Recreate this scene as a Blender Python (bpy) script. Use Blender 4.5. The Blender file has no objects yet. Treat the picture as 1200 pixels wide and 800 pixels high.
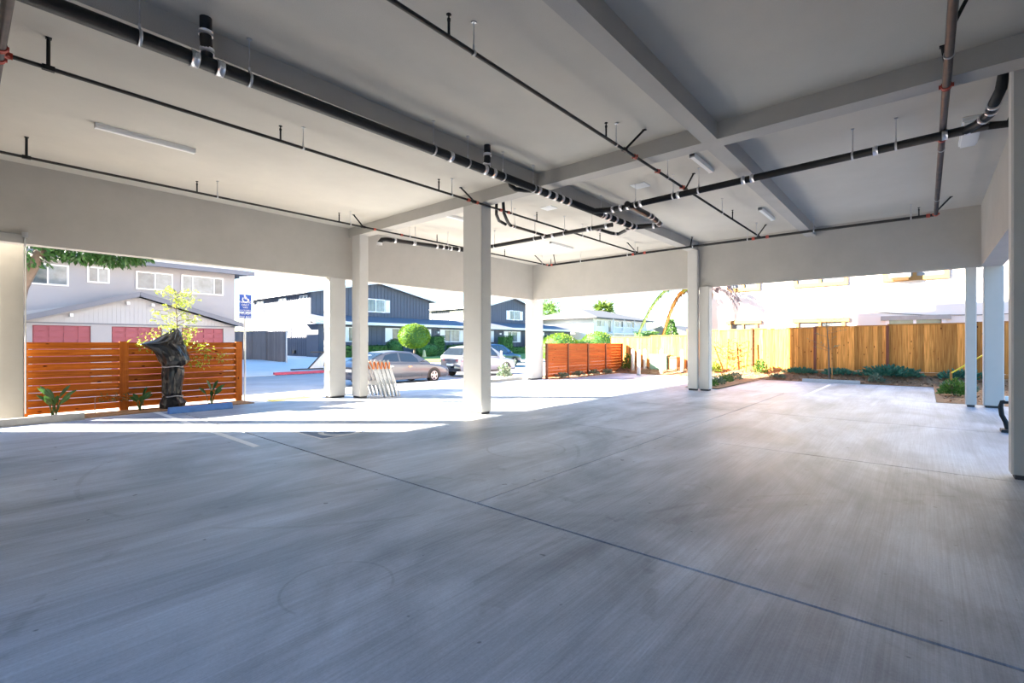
import bpy, bmesh, math, random
from mathutils import Vector, Matrix
R = random.Random(7)
scene = bpy.context.scene
COL = scene.collection
PI = math.pi

# ---------------------------------------------------------------- camera, sky, sun, exposure
TH = math.radians(40.7)            # heading of the view, measured from +X (along the street) towards +Y (to the street)
FWD = Vector((math.cos(TH), math.sin(TH), 0))
EYE = 1.5
cam_data = bpy.data.cameras.new('camera')
cam = bpy.data.objects.new('camera', cam_data)
COL.objects.link(cam)
cam.location = (0, 0, EYE)
cam.rotation_euler = (PI / 2, 0, TH - PI / 2)
cam_data.sensor_width = 36.0
cam_data.lens = 36.0 * 563.0 / 1200.0
cam_data.shift_y = 2.0 / 1200.0
cam_data.clip_end = 2000
scene.camera = cam

SUN_ELEV = math.radians(23.5)
SUN_TO = Vector((-0.652 * math.cos(SUN_ELEV), 0.758 * math.cos(SUN_ELEV), math.sin(SUN_ELEV)))
world = bpy.data.worlds.new('world')
scene.world = world
world.use_nodes = True
wn = world.node_tree.nodes
wn.clear()
w_out = wn.new('ShaderNodeOutputWorld')
w_bg = wn.new('ShaderNodeBackground')
w_sky = wn.new('ShaderNodeTexSky')
w_sky.sky_type = 'NISHITA'
w_sky.sun_disc = False
w_sky.sun_elevation = SUN_ELEV
w_sky.sun_rotation = math.radians(-40.7)
w_sky.air_density = 1.0
w_sky.dust_density = 0.7
w_sky.ozone_density = 2.5
w_bg.inputs['Strength'].default_value = 0.40
w_hs = wn.new('ShaderNodeHueSaturation')
w_hs.inputs['Saturation'].default_value = 1.3
world.node_tree.links.new(w_sky.outputs[0], w_hs.inputs['Color'])
world.node_tree.links.new(w_hs.outputs[0], w_bg.inputs['Color'])
world.node_tree.links.new(w_bg.outputs[0], w_out.inputs['Surface'])

sun_data = bpy.data.lights.new('sun', 'SUN')
sun_data.energy = 39.0
sun_data.angle = math.radians(0.6)
sun_data.color = (1.0, 0.885, 0.72)
sun = bpy.data.objects.new('sun', sun_data)
COL.objects.link(sun)
sun.rotation_euler = SUN_TO.to_track_quat('Z', 'Y').to_euler()
sun.location = SUN_TO * 60

scene.view_settings.view_transform = 'Standard'
scene.view_settings.look = 'None'
scene.view_settings.gamma = 1.0
scene.view_settings.use_curve_mapping = False
scene.view_settings.exposure = 0.70
scene.cycles.max_bounces = 10
scene.cycles.diffuse_bounces = 7
scene.cycles.glossy_bounces = 4
scene.cycles.transmission_bounces = 6
scene.cycles.use_denoising = True

# ---------------------------------------------------------------- mesh helper
class MB:
    def __init__(s):
        s.v = []; s.f = []; s.sm = []
    def add(s, vs, fs, smooth=False):
        o = len(s.v)
        s.v += [tuple(p) for p in vs]
        for f in fs:
            s.f.append([o + i for i in f]); s.sm.append(smooth)
        return s
    def box(s, x0, x1, y0, y1, z0, z1):
        vs = [(x0,y0,z0),(x1,y0,z0),(x1,y1,z0),(x0,y1,z0),(x0,y0,z1),(x1,y0,z1),(x1,y1,z1),(x0,y1,z1)]
        return s.add(vs, [(3,2,1,0),(4,5,6,7),(0,1,5,4),(1,2,6,5),(2,3,7,6),(3,0,4,7)])
    def bar(s, p, q, w, h, up=(0,0,1)):
        p = Vector(p); q = Vector(q); d = (q - p).normalized(); up = Vector(up)
        if abs(d.dot(up)) > .98: up = Vector((1,0,0))
        a = d.cross(up).normalized() * (w/2); b = a.cross(d).normalized() * (h/2)
        vs = [p-a-b, p+a-b, p+a+b, p-a+b, q-a-b, q+a-b, q+a+b, q-a+b]
        return s.add(vs, [(3,2,1,0),(4,5,6,7),(0,1,5,4),(1,2,6,5),(2,3,7,6),(3,0,4,7)])
    def tube(s, pts, r, n=10, cap=True, smooth=True):
        pts = [Vector(p) for p in pts]
        rs = r if isinstance(r, (list, tuple)) else [r] * len(pts)
        rings = []; prev = None
        for i, p in enumerate(pts):
            d = (pts[min(i+1, len(pts)-1)] - pts[max(i-1, 0)]).normalized()
            if prev is None:
                up = Vector((0,0,1)) if abs(d.z) < .95 else Vector((1,0,0))
                a = d.cross(up).normalized()
            else:
                a = (prev - d * prev.dot(d)).normalized()
            prev = a; b = d.cross(a)
            rings.append([p + (a*math.cos(2*PI*k/n) + b*math.sin(2*PI*k/n)) * rs[i] for k in range(n)])
        o = len(s.v)
        for rg in rings: s.v += [tuple(x) for x in rg]
        for i in range(len(rings)-1):
            for k in range(n):
                s.f.append([o+i*n+k, o+(i+1)*n+k, o+(i+1)*n+(k+1)%n, o+i*n+(k+1)%n][::-1]); s.sm.append(smooth)
        if cap:
            s.f.append([o+k for k in range(n)]); s.sm.append(False)
            m = o + (len(rings)-1)*n
            s.f.append([m+k for k in range(n)][::-1]); s.sm.append(False)
        return s
    def prism(s, poly, axis, a, b):
        """poly of 2-D points extruded along axis ('x','y','z') from a to b"""
        def P(u, w, t):
            return {'x': (t,u,w), 'y': (u,t,w), 'z': (u,w,t)}[axis]
        n = len(poly)
        vs = [P(u,w,a) for u,w in poly] + [P(u,w,b) for u,w in poly]
        fs = [list(range(n))[::-1], list(range(n,2*n))] + [[i,(i+1)%n,n+(i+1)%n,n+i] for i in range(n)]
        return s.add(vs, fs)
    def cbox(s, x0, x1, y0, y1, z0, z1, c=.02):
        """box with chamfered vertical edges"""
        return s.prism([(x0+c,y0),(x1-c,y0),(x1,y0+c),(x1,y1-c),(x1-c,y1),(x0+c,y1),(x0,y1-c),(x0,y0+c)], 'z', z0, z1)
    def lathe(s, prof, cx, cy, n=16, smooth=True):
        o = len(s.v); m = len(prof)
        for r, z in prof:
            for k in range(n):
                s.v.append((cx + r*math.cos(2*PI*k/n), cy + r*math.sin(2*PI*k/n), z))
        for i in range(m-1):
            for k in range(n):
                s.f.append([o+i*n+k, o+i*n+(k+1)%n, o+(i+1)*n+(k+1)%n, o+(i+1)*n+k]); s.sm.append(smooth)
        s.f.append([o+k for k in range(n)][::-1]); s.sm.append(False)
        s.f.append([o+(m-1)*n+k for k in range(n)]); s.sm.append(False)
        return s
    def leaf(s, p, d, L, w, up=None, bend=.25):
        """one folded leaf blade: base at p, pointing along d"""
        p = Vector(p); d = Vector(d).normalized()
        up = Vector(up) if up is not None else Vector((R.uniform(-1,1), R.uniform(-1,1), R.uniform(-.2,1)))
        a = d.cross(up)
        if a.length < 1e-4: a = d.orthogonal()
        a.normalize(); nrm = a.cross(d).normalized()
        m = p + d*L*.5 + nrm*L*bend*.4; t = p + d*L - nrm*L*bend*.3
        vs = [p, m + a*w/2, t, m - a*w/2]
        return s.add(vs, [(0,1,2),(0,2,3)])
    def ball(s, c, r, n=12, m=8, squash=1.0, wob=0.0):
        c = Vector(c); vs = []; fs = []
        for i in range(m+1):
            ph = PI*i/m
            for k in range(n):
                th = 2*PI*k/n; q = 1 + R.uniform(-wob, wob)
                vs.append(c + Vector((math.sin(ph)*math.cos(th), math.sin(ph)*math.sin(th), math.cos(ph)*squash))*r*q)
        for i in range(m):
            for k in range(n):
                fs.append((i*n+k, (i+1)*n+k, (i+1)*n+(k+1)%n, i*n+(k+1)%n))
        return s.add(vs, fs, True)
    def mesh(s, name, off=(0,0,0)):
        me = bpy.data.meshes.new(name)
        ox, oy, oz = off
        me.from_pydata([(x-ox, y-oy, z-oz) for x,y,z in s.v], [], s.f)
        me.polygons.foreach_set('use_smooth', s.sm)
        me.update()
        return me
    def build(s, name, mat, parent=None, **kw):
        off = (0,0,0); q = parent
        while q is not None:
            off = tuple(off[i] + q.location[i] for i in range(3)); q = q.parent
        o = bpy.data.objects.new(name, s.mesh(name, off))
        if mat is not None: o.data.materials.append(mat)
        COL.objects.link(o)
        if parent is not None: o.parent = parent
        for k, v in kw.items(): o[k] = v
        return o

def thing(name, loc, label, cat, group=None):
    o = bpy.data.objects.new(name, None)
    o.empty_display_size = .2
    o.location = loc
    o['label'] = label; o['category'] = cat
    if group: o['group'] = group
    COL.objects.link(o)
    return o
def tag(o, label, cat, group=None):
    o['label'] = label; o['category'] = cat
    if group: o['group'] = group
    return o
def struct(name, mb, mat, label=None, parent=None, cat=None):
    o = mb.build(name, mat, parent, kind='structure')
    if label: o['label'] = label
    if parent is None: o['category'] = cat or name.split('_')[0]
    return o
def copy_tree(o, loc, rz=0.0, label=None):
    c = o.copy(); COL.objects.link(c); c.location = loc; c.rotation_euler = (0,0,rz)
    if label: c['label'] = label
    for ch in o.children:
        d = ch.copy(); COL.objects.link(d); d.parent = c
        for g in ch.children:
            e = g.copy(); COL.objects.link(e); e.parent = d
    return c

# ---------------------------------------------------------------- materials
def mat(name, c, rough=.6, metal=0.0, var=0.0, vscale=3.0, stretch=(1,1,1), bump=0.0, bscale=80.0, rnd=0.0, spec=.5, trans=0.0, coat=0.0, c2=None):
    m = bpy.data.materials.new(name); m.use_nodes = True
    nt = m.node_tree; b = nt.nodes['Principled BSDF']; L = nt.links.new
    b.inputs['Roughness'].default_value = rough
    b.inputs['Metallic'].default_value = metal
    b.inputs['Specular IOR Level'].default_value = spec
    if coat: b.inputs['Coat Weight'].default_value = coat; b.inputs['Coat Roughness'].default_value = .08
    c = tuple(c) + (1,)
    b.inputs['Base Color'].default_value = c
    tc = nt.nodes.new('ShaderNodeTexCoord')
    col = None
    if var > 0 or c2:
        mp = nt.nodes.new('ShaderNodeMapping'); mp.inputs['Scale'].default_value = stretch
        L(tc.outputs['Object'], mp.inputs['Vector'])
        n = nt.nodes.new('ShaderNodeTexNoise'); n.inputs['Scale'].default_value = vscale; n.inputs['Detail'].default_value = 6
        n.inputs['Roughness'].default_value = .65
        L(mp.outputs[0], n.inputs['Vector'])
        rp = nt.nodes.new('ShaderNodeValToRGB')
        rp.color_ramp.elements[0].position = .3; rp.color_ramp.elements[1].position = .7
        lo = tuple(c2) + (1,) if c2 else tuple(x*(1-var) for x in c[:3]) + (1,)
        hi = c if c2 else tuple(min(1, x*(1+var)) for x in c[:3]) + (1,)
        rp.color_ramp.elements[0].color = lo; rp.color_ramp.elements[1].color = hi
        L(n.outputs['Fac'], rp.inputs[0]); col = rp.outputs[0]
    if rnd > 0:
        oi = nt.nodes.new('ShaderNodeObjectInfo')
        mr = nt.nodes.new('ShaderNodeMapRange'); mr.inputs['To Min'].default_value = 1-rnd; mr.inputs['To Max'].default_value = 1+rnd
        L(oi.outputs['Random'], mr.inputs['Value'])
        mx = nt.nodes.new('ShaderNodeMix'); mx.data_type = 'RGBA'; mx.blend_type = 'MULTIPLY'; mx.inputs[0].default_value = 1
        if col: L(col, mx.inputs[6])
        else: mx.inputs[6].default_value = c
        L(mr.outputs[0], mx.inputs[7]); col = mx.outputs[2]
    if col: L(col, b.inputs['Base Color'])
    if bump > 0:
        n2 = nt.nodes.new('ShaderNodeTexNoise'); n2.inputs['Scale'].default_value = bscale; n2.inputs['Detail'].default_value = 3
        L(tc.outputs['Object'], n2.inputs['Vector'])
        bp = nt.nodes.new('ShaderNodeBump'); bp.inputs['Strength'].default_value = bump; bp.inputs['Distance'].default_value = .01
        L(n2.outputs['Fac'], bp.inputs['Height']); L(bp.outputs[0], b.inputs['Normal'])
    if trans > 0:
        tr = nt.nodes.new('ShaderNodeBsdfTranslucent'); ms = nt.nodes.new('ShaderNodeMixShader'); ms.inputs[0].default_value = trans
        tr.inputs['Color'].default_value = c
        if col: L(col, tr.inputs['Color'])
        out = nt.nodes['Material Output']
        L(b.outputs[0], ms.inputs[1]); L(tr.outputs[0], ms.inputs[2]); L(ms.outputs[0], out.inputs['Surface'])
    return m

def wood(name, c, c2, along='x', rnd=.18, knots=True, rough=.55):
    m = bpy.data.materials.new(name); m.use_nodes = True
    nt = m.node_tree; b = nt.nodes['Principled BSDF']; L = nt.links.new
    b.inputs['Roughness'].default_value = rough; b.inputs['Specular IOR Level'].default_value = .15
    tc = nt.nodes.new('ShaderNodeTexCoord'); oi = nt.nodes.new('ShaderNodeObjectInfo')
    sc = {'x': (.6, 14, 14), 'y': (14, .6, 14), 'z': (14, 14, .6)}[along]
    ad = nt.nodes.new('ShaderNodeVectorMath'); ad.operation = 'ADD'
    ml = nt.nodes.new('ShaderNodeVectorMath'); ml.operation = 'SCALE'; ml.inputs['Scale'].default_value = 40
    cb = nt.nodes.new('ShaderNodeCombineXYZ')
    for i in range(3): L(oi.outputs['Random'], cb.inputs[i])
    L(cb.outputs[0], ml.inputs[0]); L(tc.outputs['Object'], ad.inputs[0]); L(ml.outputs[0], ad.inputs[1])
    mp = nt.nodes.new('ShaderNodeMapping'); mp.inputs['Scale'].default_value = sc
    L(ad.outputs[0], mp.inputs['Vector'])
    n = nt.nodes.new('ShaderNodeTexNoise'); n.inputs['Scale'].default_value = 2.2; n.inputs['Detail'].default_value = 5
    n.inputs['Distortion'].default_value = .6
    L(mp.outputs[0], n.inputs['Vector'])
    rp = nt.nodes.new('ShaderNodeValToRGB')
    rp.color_ramp.elements[0].position = .32; rp.color_ramp.elements[0].color = tuple(c2)+(1,)
    rp.color_ramp.elements[1].position = .68; rp.color_ramp.elements[1].color = tuple(c)+(1,)
    L(n.outputs['Fac'], rp.inputs[0]); col = rp.outputs[0]
    if knots:
        v = nt.nodes.new('ShaderNodeTexVoronoi'); v.inputs['Scale'].default_value = 4.2
        mp2 = nt.nodes.new('ShaderNodeMapping')
        mp2.inputs['Scale'].default_value = {'x': (.7,1.6,1.6), 'y': (1.6,.7,1.6), 'z': (1.6,1.6,.7)}[along]
        L(ad.outputs[0], mp2.inputs['Vector']); L(mp2.outputs[0], v.inputs['Vector'])
        r2 = nt.nodes.new('ShaderNodeValToRGB')
        r2.color_ramp.elements[0].position = .07; r2.color_ramp.elements[0].color = (.22,.12,.07,1)
        r2.color_ramp.elements[1].position = .14; r2.color_ramp.elements[1].color = (1,1,1,1)
        L(v.outputs['Distance'], r2.inputs[0])
        mk = nt.nodes.new('ShaderNodeMix'); mk.data_type = 'RGBA'; mk.blend_type = 'MULTIPLY'; mk.inputs[0].default_value = 1
        L(col, mk.inputs[6]); L(r2.outputs[0], mk.inputs[7]); col = mk.outputs[2]
    mr = nt.nodes.new('ShaderNodeMapRange'); mr.inputs['To Min'].default_value = 1-rnd; mr.inputs['To Max'].default_value = 1+rnd
    L(oi.outputs['Random'], mr.inputs['Value'])
    mx = nt.nodes.new('ShaderNodeMix'); mx.data_type = 'RGBA'; mx.blend_type = 'MULTIPLY'; mx.inputs[0].default_value = 1
    L(col, mx.inputs[6]); L(mr.outputs[0], mx.inputs[7]); L(mx.outputs[2], b.inputs['Base Color'])
    return m

def concrete_floor():
    m = bpy.data.materials.new('broom_finished_concrete'); m.use_nodes = True
    nt = m.node_tree; b = nt.nodes['Principled BSDF']; L = nt.links.new; N = nt.nodes.new
    tc = N('ShaderNodeTexCoord'); oi = N('ShaderNodeObjectInfo')
    def noise(scale, stretch, detail=6, rough=.6, dist=0.0, rot=0.0):
        mp = N('ShaderNodeMapping'); mp.inputs['Scale'].default_value = stretch; mp.inputs['Rotation'].default_value = (0,0,rot)
        L(tc.outputs['Object'], mp.inputs['Vector'])
        n = N('ShaderNodeTexNoise'); n.inputs['Scale'].default_value = scale; n.inputs['Detail'].default_value = detail
        n.inputs['Roughness'].default_value = rough; n.inputs['Distortion'].default_value = dist
        L(mp.outputs[0], n.inputs['Vector']); return n.outputs['Fac']
    def ramp(f, p0, c0, p1, c1):
        r = N('ShaderNodeValToRGB'); r.color_ramp.elements[0].position = p0; r.color_ramp.elements[1].position = p1
        r.color_ramp.elements[0].color = c0 + (1,); r.color_ramp.elements[1].color = c1 + (1,)
        L(f, r.inputs[0]); return r.outputs[0]
    def mul(a, c, fac=1.0):
        x = N('ShaderNodeMix'); x.data_type = 'RGBA'; x.blend_type = 'MULTIPLY'; x.inputs[0].default_value = fac
        L(a, x.inputs[6]); L(c, x.inputs[7]); return x.outputs[2]
    base = ramp(noise(.5, (.7,1.3,1), 8, .66, .7), .36, (.31,.345,.40), .66, (.62,.67,.755))
    # trowel sweeps along X and fine broom strokes along X
    sweep = ramp(noise(1.0, (.35,2.6,1), 5, .6, .8), .34, (.80,.80,.81), .62, (1.06,1.06,1.06))
    broom = ramp(noise(1.0, (.5,38,1), 4, .7), .36, (.80,.80,.81), .62, (1.05,1.05,1.05))
    col = mul(mul(base, sweep), broom, .55)
    grain = ramp(noise(55, (1,1,1), 3, .8), .30, (.86,.86,.86), .70, (1.10,1.10,1.10))
    col = mul(col, grain, .8)
    fine = ramp(noise(1.0, (1.2,90,1), 3, .7), .38, (.84,.84,.85), .62, (1.06,1.06,1.06))
    col = mul(col, fine, .6)
    # scattered dark stains
    st = ramp(noise(1.7, (1,1,1), 4, .55, 1.0), .66, (1,1,1), .76, (.66,.65,.64))
    col = mul(col, st, .7)
    sp = ramp(noise(9, (1,1,1), 2, .4), .745, (1,1,1), .77, (.30,.30,.31))
    col = mul(col, sp, .75)
    # curved tyre scuffs: thin rings around a few turning centres
    def scuff(cx, cy, r, w, strength, gate):
        sb = N('ShaderNodeVectorMath'); sb.operation = 'SUBTRACT'; sb.inputs[1].default_value = (cx, cy, 0)
        L(tc.outputs['Object'], sb.inputs[0])
        mu = N('ShaderNodeVectorMath'); mu.operation = 'MULTIPLY'; mu.inputs[1].default_value = (1,1,0)
        L(sb.outputs[0], mu.inputs[0])
        ln = N('ShaderNodeVectorMath'); ln.operation = 'LENGTH'; L(mu.outputs[0], ln.inputs[0])
        s1 = N('ShaderNodeMath'); s1.operation = 'SUBTRACT'; s1.inputs[1].default_value = r; L(ln.outputs['Value'], s1.inputs[0])
        ab = N('ShaderNodeMath'); ab.operation = 'ABSOLUTE'; L(s1.outputs[0], ab.inputs[0])
        mr = N('ShaderNodeMapRange'); mr.inputs['From Min'].default_value = w*.5; mr.inputs['From Max'].default_value = w
        mr.inputs['To Min'].default_value = 1-strength; mr.inputs['To Max'].default_value = 1
        L(ab.outputs[0], mr.inputs['Value'])
        g = N('ShaderNodeMapRange'); g.inputs['From Min'].default_value = gate; g.inputs['From Max'].default_value = gate+.12
        L(noise(.8, (1,1,1), 4, .7), g.inputs['Value'])
        mxx = N('ShaderNodeMath'); mxx.operation = 'MAXIMUM'; L(mr.outputs[0], mxx.inputs[0])
        inv = N('ShaderNodeMath'); inv.operation = 'SUBTRACT'; inv.inputs[0].default_value = 1; L(g.outputs[0], inv.inputs[1])
        L(inv.outputs[0], mxx.inputs[1])
        return mxx.outputs[0]
    for a in ((3.9,6.2,3.1,.03,.14,.50),(2.0,3.0,1.9,.05,.16,.50),(2.4,-2.4,4.3,.10,.14,.48),(2.4,-2.4,4.55,.03,.16,.50),(5.3,4.3,.55,.02,.18,.46),(1.55,2.75,.33,.012,.16,.50)):
        col = mul(col, scuff(*a))
    mr = N('ShaderNodeMapRange'); mr.inputs['To Min'].default_value = .95; mr.inputs['To Max'].default_value = 1.05
    L(oi.outputs['Random'], mr.inputs['Value'])
    col = mul(col, mr.outputs[0])
    L(col, b.inputs['Base Color']); b.inputs['Specular IOR Level'].default_value = .42
    rr = N('ShaderNodeMapRange'); rr.inputs['To Min'].default_value = .42; rr.inputs['To Max'].default_value = .62
    L(noise(2.0, (.5,2,1), 4), rr.inputs['Value']); L(rr.outputs[0], b.inputs['Roughness'])
    bp = N('ShaderNodeBump'); bp.inputs['Strength'].default_value = .25; bp.inputs['Distance'].default_value = .004
    L(noise(1.0, (3,110,1), 4, .7), bp.inputs['Height']); L(bp.outputs[0], b.inputs['Normal'])
    return m

M = {}
M['stucco'] = mat('grey_stucco', (.44,.42,.385), .9, var=.05, vscale=1.6, bump=.5, bscale=140)
M['ceiling'] = mat('ceiling_stucco', (.56,.525,.46), .92, var=.04, vscale=1.2, bump=.5, bscale=140)
M['column'] = mat('smooth_column_render', (.56,.545,.515), .85, var=.03, vscale=2, bump=.2, bscale=160)
M['concrete'] = concrete_floor()
M['joint'] = mat('dark_joint', (.07,.07,.075), .9)
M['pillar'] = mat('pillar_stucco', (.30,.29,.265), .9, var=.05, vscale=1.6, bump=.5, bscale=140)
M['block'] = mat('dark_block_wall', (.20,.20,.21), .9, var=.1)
M['sidewalk'] = mat('pale_concrete', (.76,.745,.72), .8, var=.06, vscale=1.2, bump=.15, bscale=60)
M['asphalt'] = mat('worn_asphalt', (.40,.41,.42), .85, var=.15, vscale=.6, bump=.3, bscale=90)
M['soil'] = mat('ground_soil', (.16,.155,.15), .95, var=.2, vscale=.8)
M['mulch'] = mat('wood_mulch', (.42,.25,.13), .95, c2=(.20,.11,.06), vscale=22, bump=.9, bscale=45)
M['chip'] = mat('mulch_chips', (.50,.31,.17), .9, c2=(.22,.12,.07), vscale=9)
M['lawn'] = mat('lawn_green', (.16,.27,.06), .9, var=.3, vscale=6, bump=.6, bscale=60)
M['black_pipe'] = mat('black_steel_pipe', (.010,.0095,.009), .5, var=.2, vscale=8, spec=.3)
M['iron'] = mat('black_cast_iron', (.010,.0095,.0095), .5, var=.25, vscale=14, bump=.2, bscale=90, spec=.35)
M['brown_pipe'] = mat('rust_brown_pipe', (.12,.085,.07), .45, metal=.3, c2=(.05,.045,.045), vscale=6)
M['steel'] = mat('galvanised_steel', (.55,.56,.58), .35, metal=.9, var=.08, vscale=12)
M['clamp'] = mat('stainless_clamp', (.75,.75,.77), .28, metal=.85)
M['red'] = mat('red_fitting', (.42,.06,.035), .5, var=.15, vscale=9)
M['white_fixture'] = mat('white_fixture', (.80,.80,.78), .4)
M['white_paint'] = mat('white_paint', (.80,.80,.79), .6, var=.06, vscale=9)
M['vent'] = mat('white_vent', (.82,.82,.80), .5)
M['blue'] = mat('blue_paint', (.08,.22,.58), .6, var=.12, vscale=7)
M['stencil_blue'] = mat('faded_stencil_blue', (.15,.19,.27), .7, var=.15, vscale=6)
M['stencil_white'] = mat('faded_stencil_white', (.66,.66,.66), .7, var=.1, vscale=6)
M['sign_blue'] = mat('sign_blue', (.03,.09,.45), .4)
M['kerb_grey'] = mat('precast_concrete', (.40,.395,.38), .85, var=.12, vscale=6, bump=.3, bscale=70)
M['red_curb'] = mat('red_curb_paint', (.62,.09,.13), .7, var=.15, vscale=5)
M['yellow'] = mat('yellow_tactile', (.75,.62,.08), .6, var=.08, vscale=5)
M['slat'] = wood('stained_cedar', (.36,.10,.008), (.22,.05,.004), 'x', .25)
M['slat_red'] = wood('red_stained_cedar', (.50,.11,.022), (.33,.06,.012), 'x', .16)
M['post_wood'] = wood('cedar_post', (.34,.095,.01), (.23,.055,.006), 'z', .1)
M['post_dark'] = wood('dark_redwood_post', (.26,.09,.055), (.15,.05,.03), 'z', .1, False)
M['board'] = wood('raw_cedar_board', (.76,.34,.085), (.42,.15,.028), 'z', .34)
M['rail_wood'] = wood('cedar_rail', (.46,.22,.07), (.34,.14,.04), 'y', .1)
M['brown_board'] = wood('weathered_brown_board', (.33,.25,.215), (.24,.18,.155), 'z', .15, False)
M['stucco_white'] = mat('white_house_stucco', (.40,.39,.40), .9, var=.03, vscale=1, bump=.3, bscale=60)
M['siding_white'] = mat('white_siding', (.46,.465,.475), .7)
M['garage_red'] = mat('dusty_rose_door', (.33,.085,.11), .6)
M['roof_grey'] = mat('grey_shingle', (.11,.115,.125), .85, var=.15, vscale=9)
M['fascia'] = mat('grey_fascia', (.18,.19,.22), .6)
M['fascia_white'] = mat('white_fascia', (.80,.80,.80), .6)
M['frame_white'] = mat('white_window_frame', (.85,.85,.86), .4)
M['glass'] = mat('window_glass', (.10,.12,.14), .06, spec=.9, var=.5, vscale=1.5)
M['glass_pale'] = mat('curtained_glass', (.20,.23,.25), .10, spec=.9, var=.3, vscale=2.5)
M['blue_siding'] = mat('blue_grey_siding', (.090,.103,.136), .75, var=.05, vscale=2)
M['roof_blue'] = mat('blue_grey_shingle', (.14,.16,.20), .85, var=.12, vscale=7)
M['cream'] = mat('cream_wall', (.72,.68,.60), .85)
M['tan'] = mat('tan_window_trim', (.30,.17,.05), .7)
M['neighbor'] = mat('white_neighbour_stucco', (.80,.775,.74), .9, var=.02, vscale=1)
M['bark'] = mat('bark', (.22,.15,.10), .9, var=.25, vscale=9, bump=.6, bscale=30)
M['bark_pale'] = mat('pale_bark', (.13,.10,.08), .9, var=.2, vscale=9, bump=.5, bscale=30)
M['leaf_dark'] = mat('dark_green_leaf', (.035,.10,.022), .4, var=.4, vscale=3, trans=.2)
M['leaf_mid'] = mat('green_leaf', (.09,.20,.03), .5, var=.4, vscale=3, trans=.25)
M['leaf_bright'] = mat('bright_green_leaf', (.14,.24,.015), .5, var=.3, vscale=3, trans=.35)
M['leaf_yellow'] = mat('yellow_green_leaf', (.28,.36,.035), .5, var=.25, vscale=4, trans=.4)
M['leaf_orange'] = mat('rusty_leaf', (.50,.22,.06), .6, var=.3, vscale=5, trans=.3)
M['leaf_grey'] = mat('grey_green_leaf', (.16,.22,.15), .6, var=.3, vscale=5, trans=.2)
M['leaf_teal'] = mat('teal_green_leaf', (.06,.19,.12), .5, var=.35, vscale=5, trans=.2)
M['hedge'] = mat('clipped_hedge', (.05,.15,.03), .8, var=.4, vscale=8, bump=.8, bscale=30)
M['frond_orange'] = mat('orange_frond', (.28,.13,.02), .6, var=.25, vscale=5, trans=.3)
M['frond_green'] = mat('palm_frond', (.12,.19,.035), .5, var=.3, vscale=4, trans=.3)
M['frond_grey'] = mat('dry_frond', (.26,.22,.24), .8, var=.2, vscale=5, trans=.2)
M['bag'] = mat('black_plastic_bag', (.004,.004,.006), .30, spec=.45, bump=.3, bscale=9)
M['bag_tape'] = mat('grey_tape', (.30,.30,.32), .35)
M['rubber'] = mat('tyre_rubber', (.018,.018,.019), .8)
M['alloy'] = mat('alloy_rim', (.62,.63,.65), .3, metal=.8)
M['car_grey'] = mat('grey_car_paint', (.11,.12,.145), .35, metal=.1, coat=.35)
M['car_silver'] = mat('silver_car_paint', (.36,.40,.46), .3, metal=.1, coat=.5)
M['car_dark'] = mat('navy_car_paint', (.025,.04,.10), .3, metal=.2, coat=1)
M['car_glass'] = mat('car_glass', (.03,.04,.05), .04, spec=1.0)
M['trim_black'] = mat('black_trim', (.02,.02,.022), .5)
M['chrome'] = mat('chrome', (.8,.8,.82), .12, metal=1)
M['head_lamp'] = mat('headlamp', (.75,.77,.8), .1, spec=1)
M['tail_lamp'] = mat('tail_lamp', (.55,.02,.03), .2, spec=.8)
M['orange'] = mat('orange_stripe', (.85,.22,.03), .5)
M['ply'] = mat('barricade_white', (.75,.74,.70), .6, var=.08, vscale=8)
M['galv'] = mat('barricade_steel', (.60,.60,.60), .45, metal=.5, var=.12, vscale=10)
M['bollard'] = mat('white_bollard', (.80,.79,.75), .5, var=.04, vscale=6)
M['transformer'] = mat('pale_green_cabinet', (.20,.36,.25), .5)
M['tan_box'] = mat('tan_box', (.42,.22,.09), .7)
M['grey_metal'] = mat('grey_metal', (.35,.36,.37), .5, metal=.5)
M['yellow_rope'] = mat('yellow_strap', (.85,.70,.05), .5)
M['rough_white'] = mat('white_pipe', (.8,.8,.8), .4)
M['cone'] = mat('pale_cone', (.80,.62,.30), .6)

# ================================================================ THE SETTING
CEIL = 4.70; BEAM = 4.45; LOW = 3.28
# ---- floor: a dark joint bed with every concrete panel a slab of its own
floor = struct('floor', MB().box(-9, 16.2, -9, 12.7, -.30, -.035).box(16.2, 22.4, -.22, 5.1, -.30, -.035).box(16.2, 22.6, 6.2, 11.6, -.30, -.035), M['joint'],
               'grey broom finished concrete floor of the open carport with dark saw cut joints', None, 'floor')
def slab(x0, x1, y0, y1):
    g = .0085; ga = .013 if abs(x0-3.2) < .1 else g; gb = .013 if abs(x1-3.2) < .1 else g
    MB().prism([(x0+ga, y0+g), (x1-gb, y0+g), (x1-gb, y1-g), (x0+ga, y1-g)], 'z', -.12, 0).build('slab', M['concrete'], floor)
for x0, x1, ys in ((-9, -1.05, (-9, 3.2, 12.7145)), (-1.05, 3.2, (-9, 12.7145)), (3.2, 7.5, (-9, 3.2, 12.7145)), (7.5, 11.4, (-9, 3.2, 12.7145)),
                   (11.4, 16.2, (-9, 3.2, 12.7145)), (16.2, 21.7, (-.22, 2.6, 5.1)), (16.2, 22.4, (6.2, 11.6))):
    for a, b in zip(ys[:-1], ys[1:]): slab(x0, x1, a, b)
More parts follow.
